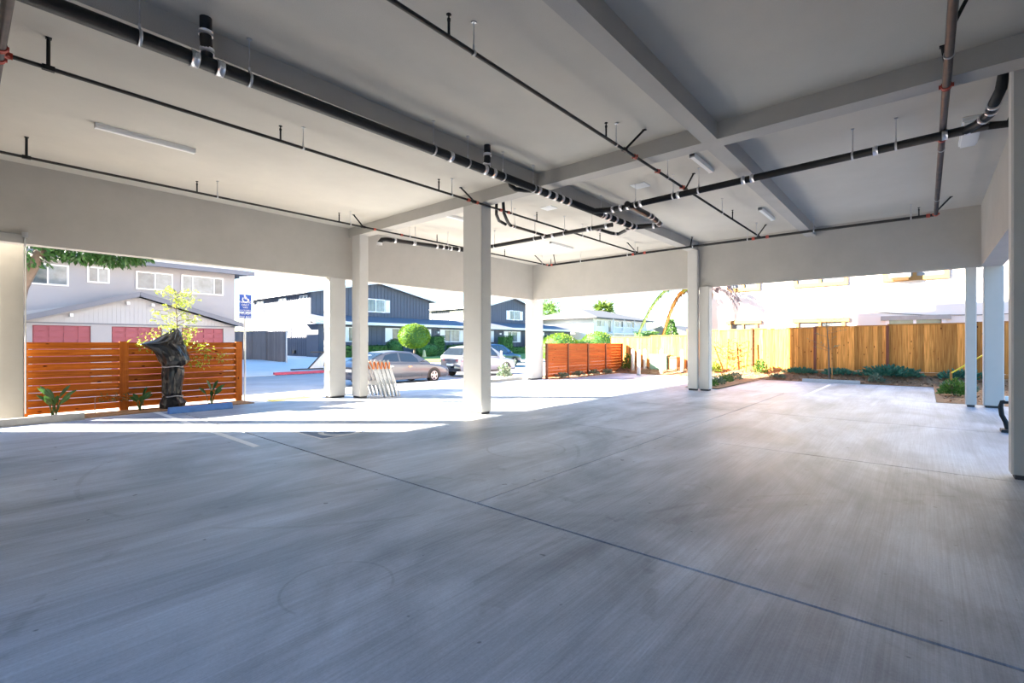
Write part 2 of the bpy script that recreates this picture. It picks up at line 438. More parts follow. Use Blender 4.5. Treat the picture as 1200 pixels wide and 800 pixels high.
# painted stripes and the wheelchair stencil, thin paint films on the slabs
def stripe(x0, x1, y0, y1): MB().box(x0, x1, y0, y1, 0, .003).build('painted_stripe', M['white_paint'], floor)
stripe(2.82, 2.92, 7.35, 13.0)
stripe(15.9, 20.7, 2.56, 2.66)
sx, sy = 4.24, 7.64
sym = MB().box(sx-.50, sx+.50, sy-.50, sy+.50, 0, .003).build('stencil_panel', M['stencil_white'], floor, label='white border of the painted wheelchair stencil')
MB().box(sx-.45, sx+.45, sy-.45, sy+.45, .003, .005).build('blue_field', M['stencil_blue'], sym)
w = MB()
def seg(m, pts, wd, z0, z1, ox, oy, s):
    for (a, b), (c, d) in zip(pts[:-1], pts[1:]):
        m.bar((ox+a*s, oy+b*s, (z0+z1)/2), (ox+c*s, oy+d*s, (z0+z1)/2), wd*s, z1-z0)
WHEEL = [(.02+.27*math.cos(t), -.13+.27*math.sin(t)) for t in [math.radians(x) for x in range(140, 395, 17)]]
CHAIR = [[(-.05, .22), (-.03, -.04), (.18, -.04), (.27, -.28), (.36, -.25)], [(-.04, .10), (.14, .10)], WHEEL]
for c in CHAIR: seg(w, c, .075, .005, .007, sx, sy, 1.15)
w.prism([(sx-.06+.075*math.cos(k*PI/5), sy+.36+.075*math.sin(k*PI/5)) for k in range(10)], 'z', .005, .007)
w.build('wheelchair_symbol', M['stencil_white'], sym)

# ---- ceiling, beams, columns, walls
struct('ceiling', MB().box(-1.8, 7.5, -1.7, 12.45, CEIL, 4.95).box(7.5, 15.75, -1.35, 12.45, CEIL, 4.95), M['ceiling'], 'grey stucco ceiling of the carport crossed by shallow beams')
def beam(name, label, *a): return struct(name, MB().box(*a), M['stucco'], label, None, 'beam')
beam('street_beam', 'deep stucco beam over the openings on the street side', -1.8, 15.75, 12.2, 12.45, LOW, CEIL)
beam('back_beam', 'deep stucco beam over the opening towards the tall cedar fence', 15.5, 15.75, -1.35, 12.2, LOW, CEIL)
beam('right_beam', 'short deep stucco beam behind the big near blue grey column', 7.86, 15.5, -1.35, -.98, LOW, CEIL)
beam('cross_beam', 'shallow ceiling beam running over the slender middle column', 7.2, 7.5, -1.5, 12.2, BEAM, CEIL)
beam('ceiling_beam', 'shallow shaded ceiling beam beside the thick black drain pipe, before the cross beam', -1.6, 7.2, 5.55, 5.85, BEAM, CEIL)
beam('ceiling_beam', 'shallow ceiling beam ending at the column with the groove', 7.5, 15.5, 5.50, 5.80, BEAM, CEIL)
beam('ceiling_beam', 'narrow ceiling beam at the top of the photo with a dark blue shaded side', -1.6, 7.2, 2.28, 2.50, BEAM, CEIL)
beam('ceiling_beam', 'narrow ceiling beam passing beside the two short strip lights', 7.5, 15.5, 2.28, 2.52, BEAM, CEIL)
struct('wall_street', MB().box(-1.8, .03, 12.2, 12.45, 0, LOW), M['stucco'], 'stucco wall closing the street side beyond the left edge')
struct('wall_back', MB().box(-1.8, -1.6, 3.6, 12.45, 0, CEIL), M['stucco'], 'stucco wall closing the far left end of the carport, out of view')
struct('wall_right', MB().box(-1.8, 7.6, -1.7, -1.5, 0, CEIL), M['block'], 'stucco wall along the right side of the carport')
struct('upper_storey', MB().box(-1.8, 7.5, -1.7, 12.6, 4.95, 8.75).box(7.5, 15.9, -1.4, 12.6, 4.95, 8.75).box(-1.8, 15.85, -1.3, 10.2, 8.75, 9.05), M['stucco_white'], 'upper floors of the building above the carport', None, 'building')
def column(label, x0, x1, y0, y1, top, c=.018, m='column'):
    o = struct('column', MB().cbox(x0, x1, y0, y1, .055, top, c), M[m], label, None, 'column')
    MB().box(x0+.03, x1-.03, y0+.03, y1-.03, 0, .055).build('column_base', M['joint'], o)
    return o
column('slender free standing column in the middle of the carport under the cross beam', 7.2, 7.5, 7.03, 7.60, BEAM)
column('pale column with a bright sun patch, right one of the pair with leaning barricades', 7.18, 7.45, 11.62, 12.02, BEAM)
column('pale street column, left one of the pair with a sunlit left edge', 6.65, 7.12, 12.22, 12.55, LOW)
column('white corner column where the street beam meets the back beam', 15.45, 16.2, 12.2, 12.55, LOW)
column('tall pale half of the grooved back column, reaching the ceiling beam', 15.34, 15.5, 5.46, 5.78, BEAM)
column('lower shaded half of the grooved back column, under the back beam', 15.42, 15.72, 5.13, 5.44, LOW)
column('narrow grey post column between the bed and the wide blue column', 15.56, 15.76, -.91, -.72, LOW)
column('wide blue column under the end of the right beam', 15.66, 16.0, -1.37, -1.035, LOW)
column('big near blue grey column cut off by the right edge', 7.6, 7.86, -1.5, -.72, CEIL)
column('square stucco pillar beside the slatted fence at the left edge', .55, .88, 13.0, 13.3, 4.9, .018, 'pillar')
column('column hidden on the far left of the street side', -1.1, -.6, 11.7, 12.1, BEAM)

# ---- ground outside
struct('ground', MB().box(-150, 250, -150, 250, -.6, -.42), M['soil'], 'bare ground under the whole neighbourhood')
def strip(name, mt, label, x0, x1, prof, parent=None, cat=None):
    m = MB(); poly = [(y, z) for y, z in prof]
    base = min(z for _, z in prof) - .3
    m.prism(poly + [(prof[-1][0], base), (prof[0][0], base)], 'x', x0, x1)
    return struct(name, m, M[mt], label, parent, cat)
strip('sidewalk', 'sidewalk', 'pale sunlit concrete apron and sidewalk between carport and street', -40, 80, ((13.45, -.005), (14.6, -.02), (16.2, -.14)))
struct('driveway_apron', MB().box(4.95, 15.42, 12.706, 13.45, -.3, -.003), M['sidewalk'], 'pale concrete strip at the carport edge by the street columns', None, 'pavement')
strip('curb', 'kerb_grey', 'grey near curb along the street', -40, 8, ((16.2, -.14), (16.38, -.15)))
strip('curb', 'red_curb', 'red painted near curb past the parked grey sedan', 15.0, 80, ((16.2, -.14), (16.38, -.15)))
strip('street', 'asphalt', 'worn blue grey asphalt street with parked cars', -60, 120, ((16.38, -.30), (27.5, -.30)))
strip('curb', 'red_curb', 'red painted curb stub on the far side of the street', 11.7, 24, ((27.5, -.14), (27.75, -.14)))
strip('curb', 'kerb_grey', 'grey curb on the far side of the street before the lawn', 24, 90, ((27.5, -.16), (27.75, -.16)))
strip('alley', 'sidewalk', 'pale concrete alley beside the white house towards the brown fence', 9.3, 24, ((27.5, -.28), (29, -.12), (38, .24), (70, .30)))
strip('far_sidewalk', 'sidewalk', 'far sidewalk in front of the lawn', 24, 110, ((27.75, -.17), (31, -.12)))
strip('lawn', 'lawn', 'green lawn in front of the blue grey houses', 24, 110, ((31, -.11), (36, .15), (60, .25)))
# planting beds
struct('planting_bed', MB().box(.88, 4.9, 12.706, 13.45, -.3, .02), M['mulch'], 'narrow mulch bed between the slatted fence and the wheel stops', None, 'bed')
def bed_mesh(x0, x1, y0, y1, zf, n=24):
    m = MB(); vs = []; fs = []
    nx = max(2, int((x1-x0)/.35)); ny = max(2, int((y1-y0)/.35))
    for i in range(nx+1):
        for j in range(ny+1):
            x = x0+(x1-x0)*i/nx; y = y0+(y1-y0)*j/ny
            e = 0 if i in (0, nx) or j in (0, ny) else R.uniform(-.025, .03)
            vs.append((x, y, zf(x, y)+e))
    for i in range(nx):
        for j in range(ny):
            a = i*(ny+1)+j; fs.append((a, a+ny+1, a+ny+2, a+1))
    return m.add(vs, fs, True)
def zbed(x, y):
    t = max(0, min(1, (x-21.7)/1.3)); return .01 + .30*t*t*(3-2*t)
struct('planting_bed', bed_mesh(21.7, 23.6, -8, 12.8, zbed), M['mulch'], 'mulch bed sloping up to the tall cedar fence', None, 'bed')
struct('planting_bed', bed_mesh(16.2, 21.7, -8, -.22, lambda x, y: .01), M['mulch'], 'mulch bed to the right of the last parking slab', None, 'bed')
struct('planting_bed', bed_mesh(16.2, 21.7, 5.1, 6.2, lambda x, y: .03), M['mulch'], 'narrow mulch strip behind the grooved column', None, 'bed')
struct('planting_bed', bed_mesh(16.2, 22.7, 11.55, 12.8, lambda x, y: .01), M['mulch'], 'mulch strip along the red slatted fence', None, 'bed')
struct('planting_bed', MB().box(12.4, 15.3, 12.60, 13.4, -.2, .10), M['kerb_grey'], 'low concrete planter curb by the white corner column', None, 'bed')
ch = MB()
for k in range(5200):
    if k % 5 == 4: x, y = R.uniform(16.3, 21.6), R.uniform(-4, -.3)
    else: x, y = R.uniform(21.75, 22.95), R.uniform(-4, 12)
    z = (zbed(x, y) if x > 21.7 else .01)+R.uniform(.005, .03); a = R.uniform(0, PI); l = R.uniform(.02, .055); b = R.uniform(.008, .02)
    dx, dy = math.cos(a), math.sin(a); t = R.uniform(-.02, .02)
    ch.add([(x-dx*l+dy*b, y-dy*l-dx*b, z-t), (x+dx*l+dy*b, y+dy*l-dx*b, z+t), (x+dx*l-dy*b, y+dy*l+dx*b, z+t+.006), (x-dx*l-dy*b, y-dy*l+dx*b, z-t+.006)], [(0,1,2,3)])
o = ch.build('mulch_chips', M['chip'], None, kind='stuff'); o['label'] = 'loose brown wood chips scattered over the planting beds'; o['category'] = 'mulch'

# ================================================================ CEILING SERVICES
def ring(m, c, ax, r, n=14, t=.006, w=.012):
    """thin band around a pipe of radius r: axis ax"""
    c = Vector(c); ax = Vector(ax).normalized(); m.tube([c-ax*w, c+ax*w], r+t, n)
def bands(par, r, items, t=.010, w=.026):
    for c, a in items:
        m = MB(); ring(m, c, a, r, 14, t, w); m.build('coupling', M['clamp'], par)
def pipe_thing(name, label, cat, pts, r, mt, hangers=(), heads=(), coups=(), braces=(), group=None, coup_mat='clamp', cw=.03, brace_dir=None, rod_top=CEIL):
    """pts: polyline; hangers/heads/coups: points on it"""
    p0 = pts[0]
    t = thing(name, p0, label, cat, group)
    MB().tube(pts, r, 12).build('pipe', M[mt], t)
    A_ = Vector(pts[0]); B_ = Vector(pts[-1]); ax = (B_-A_).normalized()
    on = lambda h: tuple(A_+ax*(Vector(h)-A_).dot(ax))
    hangers = [on(h) for h in hangers]; heads = [on(h) for h in heads]; coups = [on(h) for h in coups]
    for h in hangers:
        m = MB(); x, y, z = h
        m.tube([(x, y, z+r+.05), (x, y, rod_top-.002)], .006, 6)
        ring(m, h, ax, r, 14, .008, .013)
        m.tube([(x, y, z+r), (x, y, z+r+.06)], .012, 6)
        m.box(x-.02, x+.02, y-.02, y+.02, rod_top-.012, rod_top)
        m.build('hanger', M['steel'], t)
    for h in heads:
        m = MB(); x, y, z = h
        m.tube([(x, y, z), (x, y, z+.16)], .013, 8)
        m.lathe([(.017, z+.15), (.017, z+.175), (.008, z+.18), (.008, z+.205), (.026, z+.21), (.024, z+.216)], x, y, 10)
        m.build('sprinkler_head', M['black_pipe'], t)
    for h in coups:
        m = MB(); ring(m, h, ax, r, 14, .011, cw)
        p = Vector(h); up = Vector((0, 0, 1))
        side = ax.cross(up).normalized()
        m.bar(p+side*(r+.012)-up*.02, p+side*(r+.012)+up*.02, .03, .016)
        m.bar(p-side*(r+.012)-up*.02, p-side*(r+.012)+up*.02, .03, .016)
        m.build('coupling', M[coup_mat], t)
    for a, b in braces:
        m = MB(); m.tube([a, b], .017, 8)
        m.bar(Vector(a)-ax*.05, Vector(a)+ax*.05, .05, .05)
        m.box(b[0]-.025, b[0]+.025, b[1]-.025, b[1]+.025, b[2]-.012, b[2])
        m.build('sway_brace', M['black_pipe'], t)
    return t
SG = 'thin black sprinkler branch pipes'
Z = 4.39; HX = (3.05, 6.0, 9.03, 11.95)
Y1 = 3.41
pipe_thing('sprinkler_pipe', 'thin black sprinkler pipe crossing the ceiling nearest the camera, over the second joint', 'pipe', [(-1.5, Y1, Z), (14.42, Y1, Z)], .022, 'black_pipe',
    [(x, Y1, Z) for x in (.5, 3.38, 6.29, 8.13, 11.1, 13.96)], [(x, Y1, Z) for x in (.1,)+HX[:2]+(11.86,)], [(x, Y1, Z) for x in (6.89, 7.72, 8.80)],
    [((6.55, Y1, Z), (6.75, Y1-.22, CEIL)), ((14.1, Y1, Z), (14.3, Y1-.15, CEIL)), ((8.95, Y1, Z), (9.1, Y1-.1, CEIL))], SG, 'red', .035)
Y2 = 6.99
pipe_thing('sprinkler_pipe', 'thin black sprinkler pipe running past the top of the slender middle column', 'pipe', [(.32, Y2, Z), (14.42, Y2, Z)], .022, 'black_pipe',
    [(x, Y2, Z) for x in (3.38, 6.33, 8.11, 11.02, 14.11)], [(x, Y2, Z) for x in HX], [(x, Y2, Z) for x in (.36, 6.78, 7.02, 7.75, 8.0)],
    [((.65, Y2, Z), (.65, Y2-.02, CEIL)), ((6.95, Y2, Z), (6.8, Y2+.25, CEIL)), ((14.25, Y2, Z), (14.0, Y2+.2, CEIL))], SG, 'red', .03)
Y3 = 10.60
pipe_thing('sprinkler_pipe', 'thin black sprinkler pipe along the inside of the street beam', 'pipe', [(.32, Y3, Z), (14.42, Y3, Z)], .022, 'black_pipe',
    [(x, Y3, Z) for x in (3.4, 6.3, 8.07, 11.1, 14.0)], [(x, Y3, Z) for x in HX], [(x, Y3, Z) for x in (6.97, 7.8, 14.3)],
    [((.74, Y3, Z), (.74, Y3-.02, CEIL)), ((6.65, Y3, Z), (6.5, Y3+.2, CEIL)), ((14.1, Y3, Z), (13.85, Y3+.2, CEIL))], SG, 'red', .03)
XM = 14.42
pipe_thing('sprinkler_main', 'long black sprinkler main along the inside of the back beam', 'pipe', [(XM, 10.62, Z), (XM, -.18, Z)], .034, 'black_pipe',
    [(XM, y, Z) for y in (9.2, 7.4, 5.27, 3.75, 2.17, .25)], [(XM, y, Z) for y in (10.5, 7.05, .11)], [(XM, y, Z) for y in (10.45, 7.2, 6.8, 3.6, 3.25, -.05)],
    [((XM, 10.3, Z), (XM-.25, 10.2, CEIL)), ((XM, 5.35, Z), (XM+.05, 5.3, CEIL))], None, 'red', .035)
YR = -.18
pipe_thing('sprinkler_main', 'thick brownish sprinkler main hanging at the top right of the photo', 'pipe', [(1.5, YR, Z), (XM, YR, Z)], .038, 'brown_pipe',
    [(x, YR, Z) for x in (4.2, 6.5, 9.6, 12.9)], [(x, YR, Z) for x in (5.4, 10.9)], [(x, YR, Z) for x in (7.28, 9.12, XM-.08)],
    [((6.0, YR, Z), (6.05, YR-.13, CEIL)), ((14.1, YR, Z), (14.2, YR-.25, CEIL)), ((6.95, YR, Z), (6.95, YR+.04, CEIL))], None, 'red', .03)
pipe_thing('sprinkler_main', 'copper brown sprinkler main at the top left corner of the photo', 'pipe', [(.30, 2.0, Z), (.30, 10.7, Z)], .040, 'brown_pipe',
    [(.30, y, Z) for y in (4.0, 8.7)], [], [(.30, y, Z) for y in (6.85, 7.12, 10.5)], [], None, 'red', .035)

# --- black cast iron drains
def arc(c, a, b, r, n=6):
    """quarter bend from direction a to b (unit vectors) around corner c"""
    c = Vector(c); a = Vector(a); b = Vector(b)
    return [tuple(c - a*r*(1-math.sin(t)) + b*r*(1-math.cos(t))) for t in [PI/2*i/n for i in range(n+1)]]
YD = 5.42; ZD = 4.285; RD = .068
D1 = pipe_thing('drain_pipe', 'thick black cast iron drain along the shaded beam, longest pipe overhead', 'pipe', [(-1.5, YD, ZD-.03), (10.75, YD-.10, ZD+.02)], RD, 'iron',
    [(x, YD-.004*x, ZD) for x in (1.1, 2.03, 4.51, 5.19, 6.0, 6.81, 7.66, 9.17)], [], [(x, YD-.004*x, ZD) for x in (1.53, 1.75, 4.82, 5.55, 5.75, 6.94, 7.22, 7.44, 7.66, 7.9, 9.28, 9.47, 9.77, 10.1, 10.47, 10.69)], [], None, 'clamp', .034)
for x in (1.64, 5.65):
    m = MB().tube([(x, YD-.01, ZD), (x, YD-.02, ZD+.10), (x-.02, YD-.05, ZD+.2), (x-.02, YD-.05, CEIL)], .055, 12)
    o = m.build('riser', M['iron'], D1)
    bands(o, .055, [((x-.02, YD-.05, ZD+.26), (0,0,1)), ((x, YD-.02, ZD+.11), (0,0,1))], .009, .022)
m = MB().tube([(6.95, YD-.03, ZD), (6.80, YD+.14, ZD+.01), (6.70, YD+.26, ZD+.03), (6.64, YD+.32, ZD+.10), (6.64, YD+.34, BEAM)], .042, 12)
o = m.build('branch_bend', M['iron'], D1)
# loop of fittings where the drain meets the cross drain
o = MB().tube([(10.75, YD-.1, ZD+.02), (10.80, YD-.25, ZD+.02), (10.95, YD-.62, ZD+.02), (10.75, YD-.70, ZD+.02), (10.1, YD-.82, ZD+.02), (8.85, YD-.86, ZD+.02)], .06, 12).build('return_bend', M['iron'], D1)
bands(o, .06, (((10.9, YD-.5, ZD+.02), (.3,-1,0)), ((10.5, YD-.75, ZD+.02), (1,.1,0)), ((10.1, YD-.82, ZD+.02), (1,.1,0)), ((9.9, YD-.83, ZD+.02), (1,.1,0)), ((10.8, YD-.69, ZD+.02), (1,.1,0))))
XB = 8.85; ZB = 4.29
B1 = pipe_thing('drain_pipe', 'black cross drain running from the thick drain to the right beam', 'pipe', [(XB+.1, 4.52, ZB-.005), (XB-.15, -.62, ZB+.02)], .058, 'iron',
    [(XB, y, ZB) for y in (4.42, 3.63, 3.14, .82, .31)], [], [(XB, y, ZB) for y in (4.3, 3.52, 2.36, 2.22)] + [(XB-.15, y, ZB+.01) for y in (.55, -.2, -.42)], [], None, 'clamp', .03)
o = MB().tube([(XB+.1, 4.52, ZB), (XB+.16, 4.68, ZB), (XB+.1, 5.0, ZB), (XB-.05, 5.36, ZB)], .058, 12).build('wye', M['iron'], B1)
bands(o, .06, [((XB+.12, y, ZB), (0,1,0)) for y in (4.6, 4.75, 4.93, 5.1)])
o = MB().tube([(XB-.15, -.40, ZB+.01), (XB-.3, -.50, ZB+.01), (XB-.55, -.60, ZB+.02), (XB-.85, -.62, ZB+.05), (XB-1.0, -.66, ZB+.13), (XB-1.02, -.70, CEIL)], .055, 12).build('elbow', M['iron'], B1)
bands(o, .055, (((XB-.45, -.56, ZB+.015), (1,.2,0)), ((XB-.65, -.61, ZB+.03), (1,0,0)), ((XB-.8, -.62, ZB+.04), (1,0,0))))
o = MB().tube([(XB-.15, -.62, ZB+.01), (XB-.16, -.80, ZB-.02), (XB-.18, -.86, ZB+.10), (XB-.18, -.86, CEIL)], .05, 12).build('elbow', M['iron'], B1)
bands(o, .05, [((XB-.18, -.86, ZB+.16), (0,0,1)), ((XB-.18, -.86, ZB+.30), (0,0,1))])
X2 = 10.05; Z2 = 4.27
B2 = pipe_thing('drain_pipe', 'brown lit cross drain seen to the right of the slender middle column', 'pipe', [(X2, 10.2, Z2), (X2, 5.55, Z2)], .052, 'iron',
    [(X2, y, Z2) for y in (9.3, 7.85, 6.9, 6.1)], [], [(X2, y, Z2) for y in (7.55, 7.25, 6.2, 5.7)], [], None, 'clamp', .03)
o = MB().tube([(X2, 6.06, Z2), (X2+.25, 6.02, Z2), (X2+.75, 6.0, Z2), (X2+.95, 5.9, Z2), (X2+.7, 5.55, Z2), (X2+.5, 5.38, Z2)], .042, 12).build('return_bend', M['iron'], B2)
bands(o, .042, [(p, (1,0,0)) for p in ((X2+.2, 6.03, Z2), (X2+.85, 5.95, Z2), (X2+.6, 5.47, Z2))])
S = pipe_thing('drain_pipe', 'short small drain branch hanging behind the slender middle column', 'pipe', [(8.55, 7.40, Z2), (9.98, 7.42, Z2)], .034, 'iron', [(8.7, 7.40, Z2), (9.5, 7.41, Z2)], [], [(8.6, 7.4, Z2), (9.85, 7.42, Z2)], [], None, 'clamp', .022)
MB().tube([(8.55, 7.40, Z2), (8.35, 7.30, Z2+.01), (8.12, 7.17, Z2+.06), (8.0, 7.12, Z2+.14), (7.97, 7.12, CEIL)], .036, 12).build('elbow', M['iron'], S)
MB().tube([(8.40, 7.42, Z2), (8.1, 7.36, Z2+.02), (7.86, 7.22, Z2+.09), (7.80, 7.16, Z2+.2), (7.80, 7.16, CEIL)], .034, 12).build('elbow', M['iron'], S)
Y4 = 10.36; Z4 = 4.25
D3 = pipe_thing('drain_pipe', 'shiny drain pipe with an open looking elbow beside the sunlit street column', 'pipe', [(7.62, 10.8, Z4), (9.95, 10.3, Z4)], .055, 'iron',
    [(8.3, 10.65, Z4), (9.3, 10.44, Z4)], [], [(7.72, 10.78, Z4), (8.25, 10.66, Z4), (8.95, 10.51, Z4), (9.15, 10.47, Z4), (9.4, 10.42, Z4), (9.65, 10.36, Z4), (9.85, 10.32, Z4)], [], None, 'clamp', .026)
o = MB().tube([(7.62, 10.8, Z4), (7.47, 10.84, Z4), (7.38, 10.88, Z4-.02), (7.34, 10.92, Z4-.09), (7.34, 10.92, Z4-.16)], .06, 12).build('elbow', M['iron'], D3)
m = MB(); ring(m, (7.34, 10.92, Z4-.13), (0,0,1), .06, 14, .01, .03); m.build('coupling', M['clamp'], o)

# --- strip lights and square vents
def strip_light(label, x0, x1, y, w=.09):
    t = thing('strip_light', ((x0+x1)/2, y, CEIL), label, 'light', 'white ceiling strip lights')
    MB().box(x0, x1, y-w/2, y+w/2, CEIL-.045, CEIL).build('housing', M['white_fixture'], t)
    MB().prism([(y-w/2+.004, CEIL-.045), (y-w/2+.012, CEIL-.072), (y+w/2-.012, CEIL-.072), (y+w/2-.004, CEIL-.045)], 'x', x0+.02, x1-.02).build('diffuser', M['vent'], t)
    m = MB()
    for x in (x0, x1-.018): m.box(x, x+.018, y-w/2-.002, y+w/2+.002, CEIL-.072, CEIL-.002)
    m.build('end_cap', M['white_fixture'], t)
strip_light('long white strip light over the left bay, nearest to the camera', 1.34, 2.60, 9.15)
strip_light('white strip light half hidden behind the slender middle column', 7.92, 9.15, 8.97)
strip_light('white strip light at the far back, under the brown lit cross drain', 12.27, 13.52, 8.95)
strip_light('short looking strip light below the crossing of narrow and cross beam', 8.12, 9.08, 2.98)
strip_light('strip light near the back beam, beside the narrow ceiling beam', 12.4, 13.65, 2.95)
t = thing('strip_light', (9.4, -.5, CEIL), 'dim strip light beside the pipe elbows at the upper right', 'light', 'white ceiling strip lights')
MB().box(9.35, 10.5, -.62, -.40, CEIL-.06, CEIL).build('housing', M['white_fixture'], t)
MB().box(9.37, 10.48, -.60, -.42, CEIL-.09, CEIL-.06).build('diffuser', M['vent'], t)
def square_vent(label, x, y):
    t = thing('ceiling_vent', (x, y, CEIL), label, 'vent')
    MB().box(x-.15, x+.15, y-.15, y+.15, CEIL-.014, CEIL).build('frame', M['vent'], t)
    m = MB()
    for k in range(5): m.box(x-.11, x+.11, y-.11+k*.05, y-.08+k*.05, CEIL-.02, CEIL-.013)
    m.build('louvre', M['vent'], t)
square_vent('square white ceiling vent on the street side of the thick drain', 9.18, 6.75)
square_vent('square white ceiling vent on the near side of the thick drain', 9.08, 4.38)
# --- conduit and junction box at the left end of the street beam
t = thing('conduit', (.83, 12.19, 3.42), 'thin grey conduit with a junction box where the stucco pillar meets the beam', 'conduit')
MB().tube([(-1.5, 12.185, 3.44), (.80, 12.185, 3.44)], .011, 8).tube([(.83, 12.185, 3.40), (.83, 12.185, 3.25), (.86, 12.40, 3.22), (.895, 12.9, 3.22), (.895, 12.97, 3.18), (.895, 12.97, .16)], .012, 8).build('pipe', M['kerb_grey'], t)
MB().box(.79, .87, 12.13, 12.2, 3.385, 3.475).build('junction_box', M['steel'], t)

struct('shading_building', MB().box(-14, 10.5, 41, 72, -.4, 9.6), M['stucco_white'], 'pale building mostly hidden behind the white house with rose doors', None, 'building')
struct('shading_building', MB().box(-32, -13, 5, 21, -.4, 12), M['stucco_white'], 'tall unseen block added beyond the far left end of the carport to shade it from the sun', None, 'building')  # added out of view to keep direct sun off the near carport floor

# ================================================================ FENCES
YF = 13.5
f = thing('slatted_fence', (2.9, YF, 0), 'orange brown horizontal slat fence behind the black plastic bags', 'fence')
NS = 10; PIT = .146
for x0, x1 in ((.93, 2.40), (2.54, 4.76)):
    base = None
    for k in range(NS):
        z0 = .07 + k*PIT; tl = R.uniform(-.004, .004)
        MB().prism([(x0, z0+tl), (x1, z0-tl), (x1, z0+.134-tl), (x0, z0+.134+tl)], 'y', YF, YF+.022).build('slat', M['slat'], f)
for x0, x1 in ((2.39, 2.55), (4.75, 4.90)):
    MB().box(x0, x1, YF-.03, YF+.06, -.05, 1.54).build('post', M['post_wood'], f)
MB().box(.90, .97, YF+.022, YF+.10, -.05, 1.52).build('post', M['post_wood'], f)
YR2 = 12.02
f = thing('slatted_fence', (19.5, YR2, 0), 'red orange horizontal slat fence behind the white corner column', 'fence')
px = [16.22, 17.78, 19.45, 21.09, 22.80]
for a, b in zip(px[:-1], px[1:]):
    for k in range(10):
        z0 = .06 + k*.143
        MB().box(a+.04, b-.04, YR2, YR2+.022, z0, z0+.139).build('slat', M['slat_red'], f)
for x in px: MB().box(x-.045, x+.045, YR2-.035, YR2+.055, -.1, 1.5).build('post', M['post_dark'], f)
# tall cedar fence along the back, stepped sections
XF = 23.0
f = thing('board_fence', (XF, 4, .3), 'tall raw cedar board fence along the back of the lot', 'fence')
posts = [12.75, 10.55, 8.65, 5.81, 3.42, 1.08, -1.3, -3.7, -6.1]
tops = [1.84, 1.90, 2.13, 2.16, 2.19, 2.22, 2.24, 2.26]
bots = [.22, .24, .36, .40, .42, .44, .45, .45]
for i, (ya, yb) in enumerate(zip(posts[:-1], posts[1:])):
    zt, zb = tops[i], bots[i]
    n = round((ya-yb)/.146); wd = (ya-yb)/n
    for k in range(n):
        y1 = ya - k*wd; off = R.choice((0, .004, .010))
        MB().box(XF-off, XF+.02-off, y1-wd-.003, y1+.003, zb+R.uniform(-.01, .01), zt-.045+R.uniform(-.006, .006)).build('board', M['board'], f)
    MB().box(XF-.03, XF+.06, yb, ya, zt-.045, zt).build('cap_rail', M['rail_wood'], f)
    MB().box(XF+.02, XF+.06, yb, ya, zt-.35, zt-.26).build('rail', M['rail_wood'], f)
    MB().box(XF-.01, XF+.03, yb, ya, zb-.24, zb-.01).build('kick_board', M['rail_wood'], f)
for y in posts[2:]: MB().box(XF-.055, XF+.03, y-.045, y+.045, 0, 2.17).build('post', M['post_dark'], f)
for y in posts[:2]: MB().box(XF+.02, XF+.1, y-.045, y+.045, 0, 1.8).build('post', M['rail_wood'], f)
# brown enclosure fence on the alley
f = thing('enclosure_fence', (14.6, 34, .1), 'dark brown board enclosure fence on the alley across the street', 'fence')
def brown_run(p, q, z0, z1, n):
    p = Vector(p); q = Vector(q)
    for k in range(n):
        a = p.lerp(q, (k+.03)/n); b = p.lerp(q, (k+.97)/n)
        MB().bar((a.x, a.y, (z0+z1)/2), (b.x, b.y, (z0+z1)/2), .04, z1-z0+R.uniform(-.03, .02)).build('board', M['brown_board'], f)
brown_run((13.2, 42.0, 0), (15.0, 39.3, 0), .2, 2.42, 16)
brown_run((15.0, 39.3, 0), (15.3, 37.4, 0), .2, 2.42, 10)
brown_run((15.3, 37.4, 0), (15.62, 34.9, 0), .15, 2.36, 13)
for x, y in ((15.0, 39.25), (15.28, 37.35), (15.62, 34.85)): MB().box(x-.05, x+.05, y-.05, y+.05, 0, 2.4).build('post', M['grey_metal'] if y < 35 else M['brown_board'], f)

# ================================================================ NEAR OBJECTS
def wheel_stop(label, x0, x1, y, m, rot=0, along='x', h=.13):
    prof = [(-.085, 0), (.085, 0), (.085, .03), (.05, h), (-.05, h), (-.085, .03)]
    mb = MB()
    if along == 'x': mb.prism([(y+a, b) for a, b in prof], 'x', x0, x1)
    else: mb.prism([(y+a, b) for a, b in prof], 'y', x0, x1)
    t = thing('wheel_stop', ((x0+x1)/2, y, 0) if along == 'x' else (y, (x0+x1)/2, 0), label, 'wheel stop', 'concrete wheel stops')
    mb.build('block', M[m], t)
    b2 = MB()
    for q in (.18, .82):
        c = x0+(x1-x0)*q
        if along == 'x': b2.lathe([(.016, h-.005), (.016, h+.006)], c, y, 8)
        else: b2.lathe([(.016, h-.005), (.016, h+.006)], y, c, 8)
    b2.build('pin', M['grey_metal'], t)
wheel_stop('grey wheel stop at the foot of the stucco pillar, left edge', -.15, 1.68, 12.58, 'kerb_grey')
wheel_stop('blue painted wheel stop in front of the black plastic bags', 2.98, 4.20, 12.18, 'blue')
wheel_stop('grey wheel stop at the far slab edge before the cedar fence', 1.80, 3.62, 21.55, 'kerb_grey', 0, 'y')

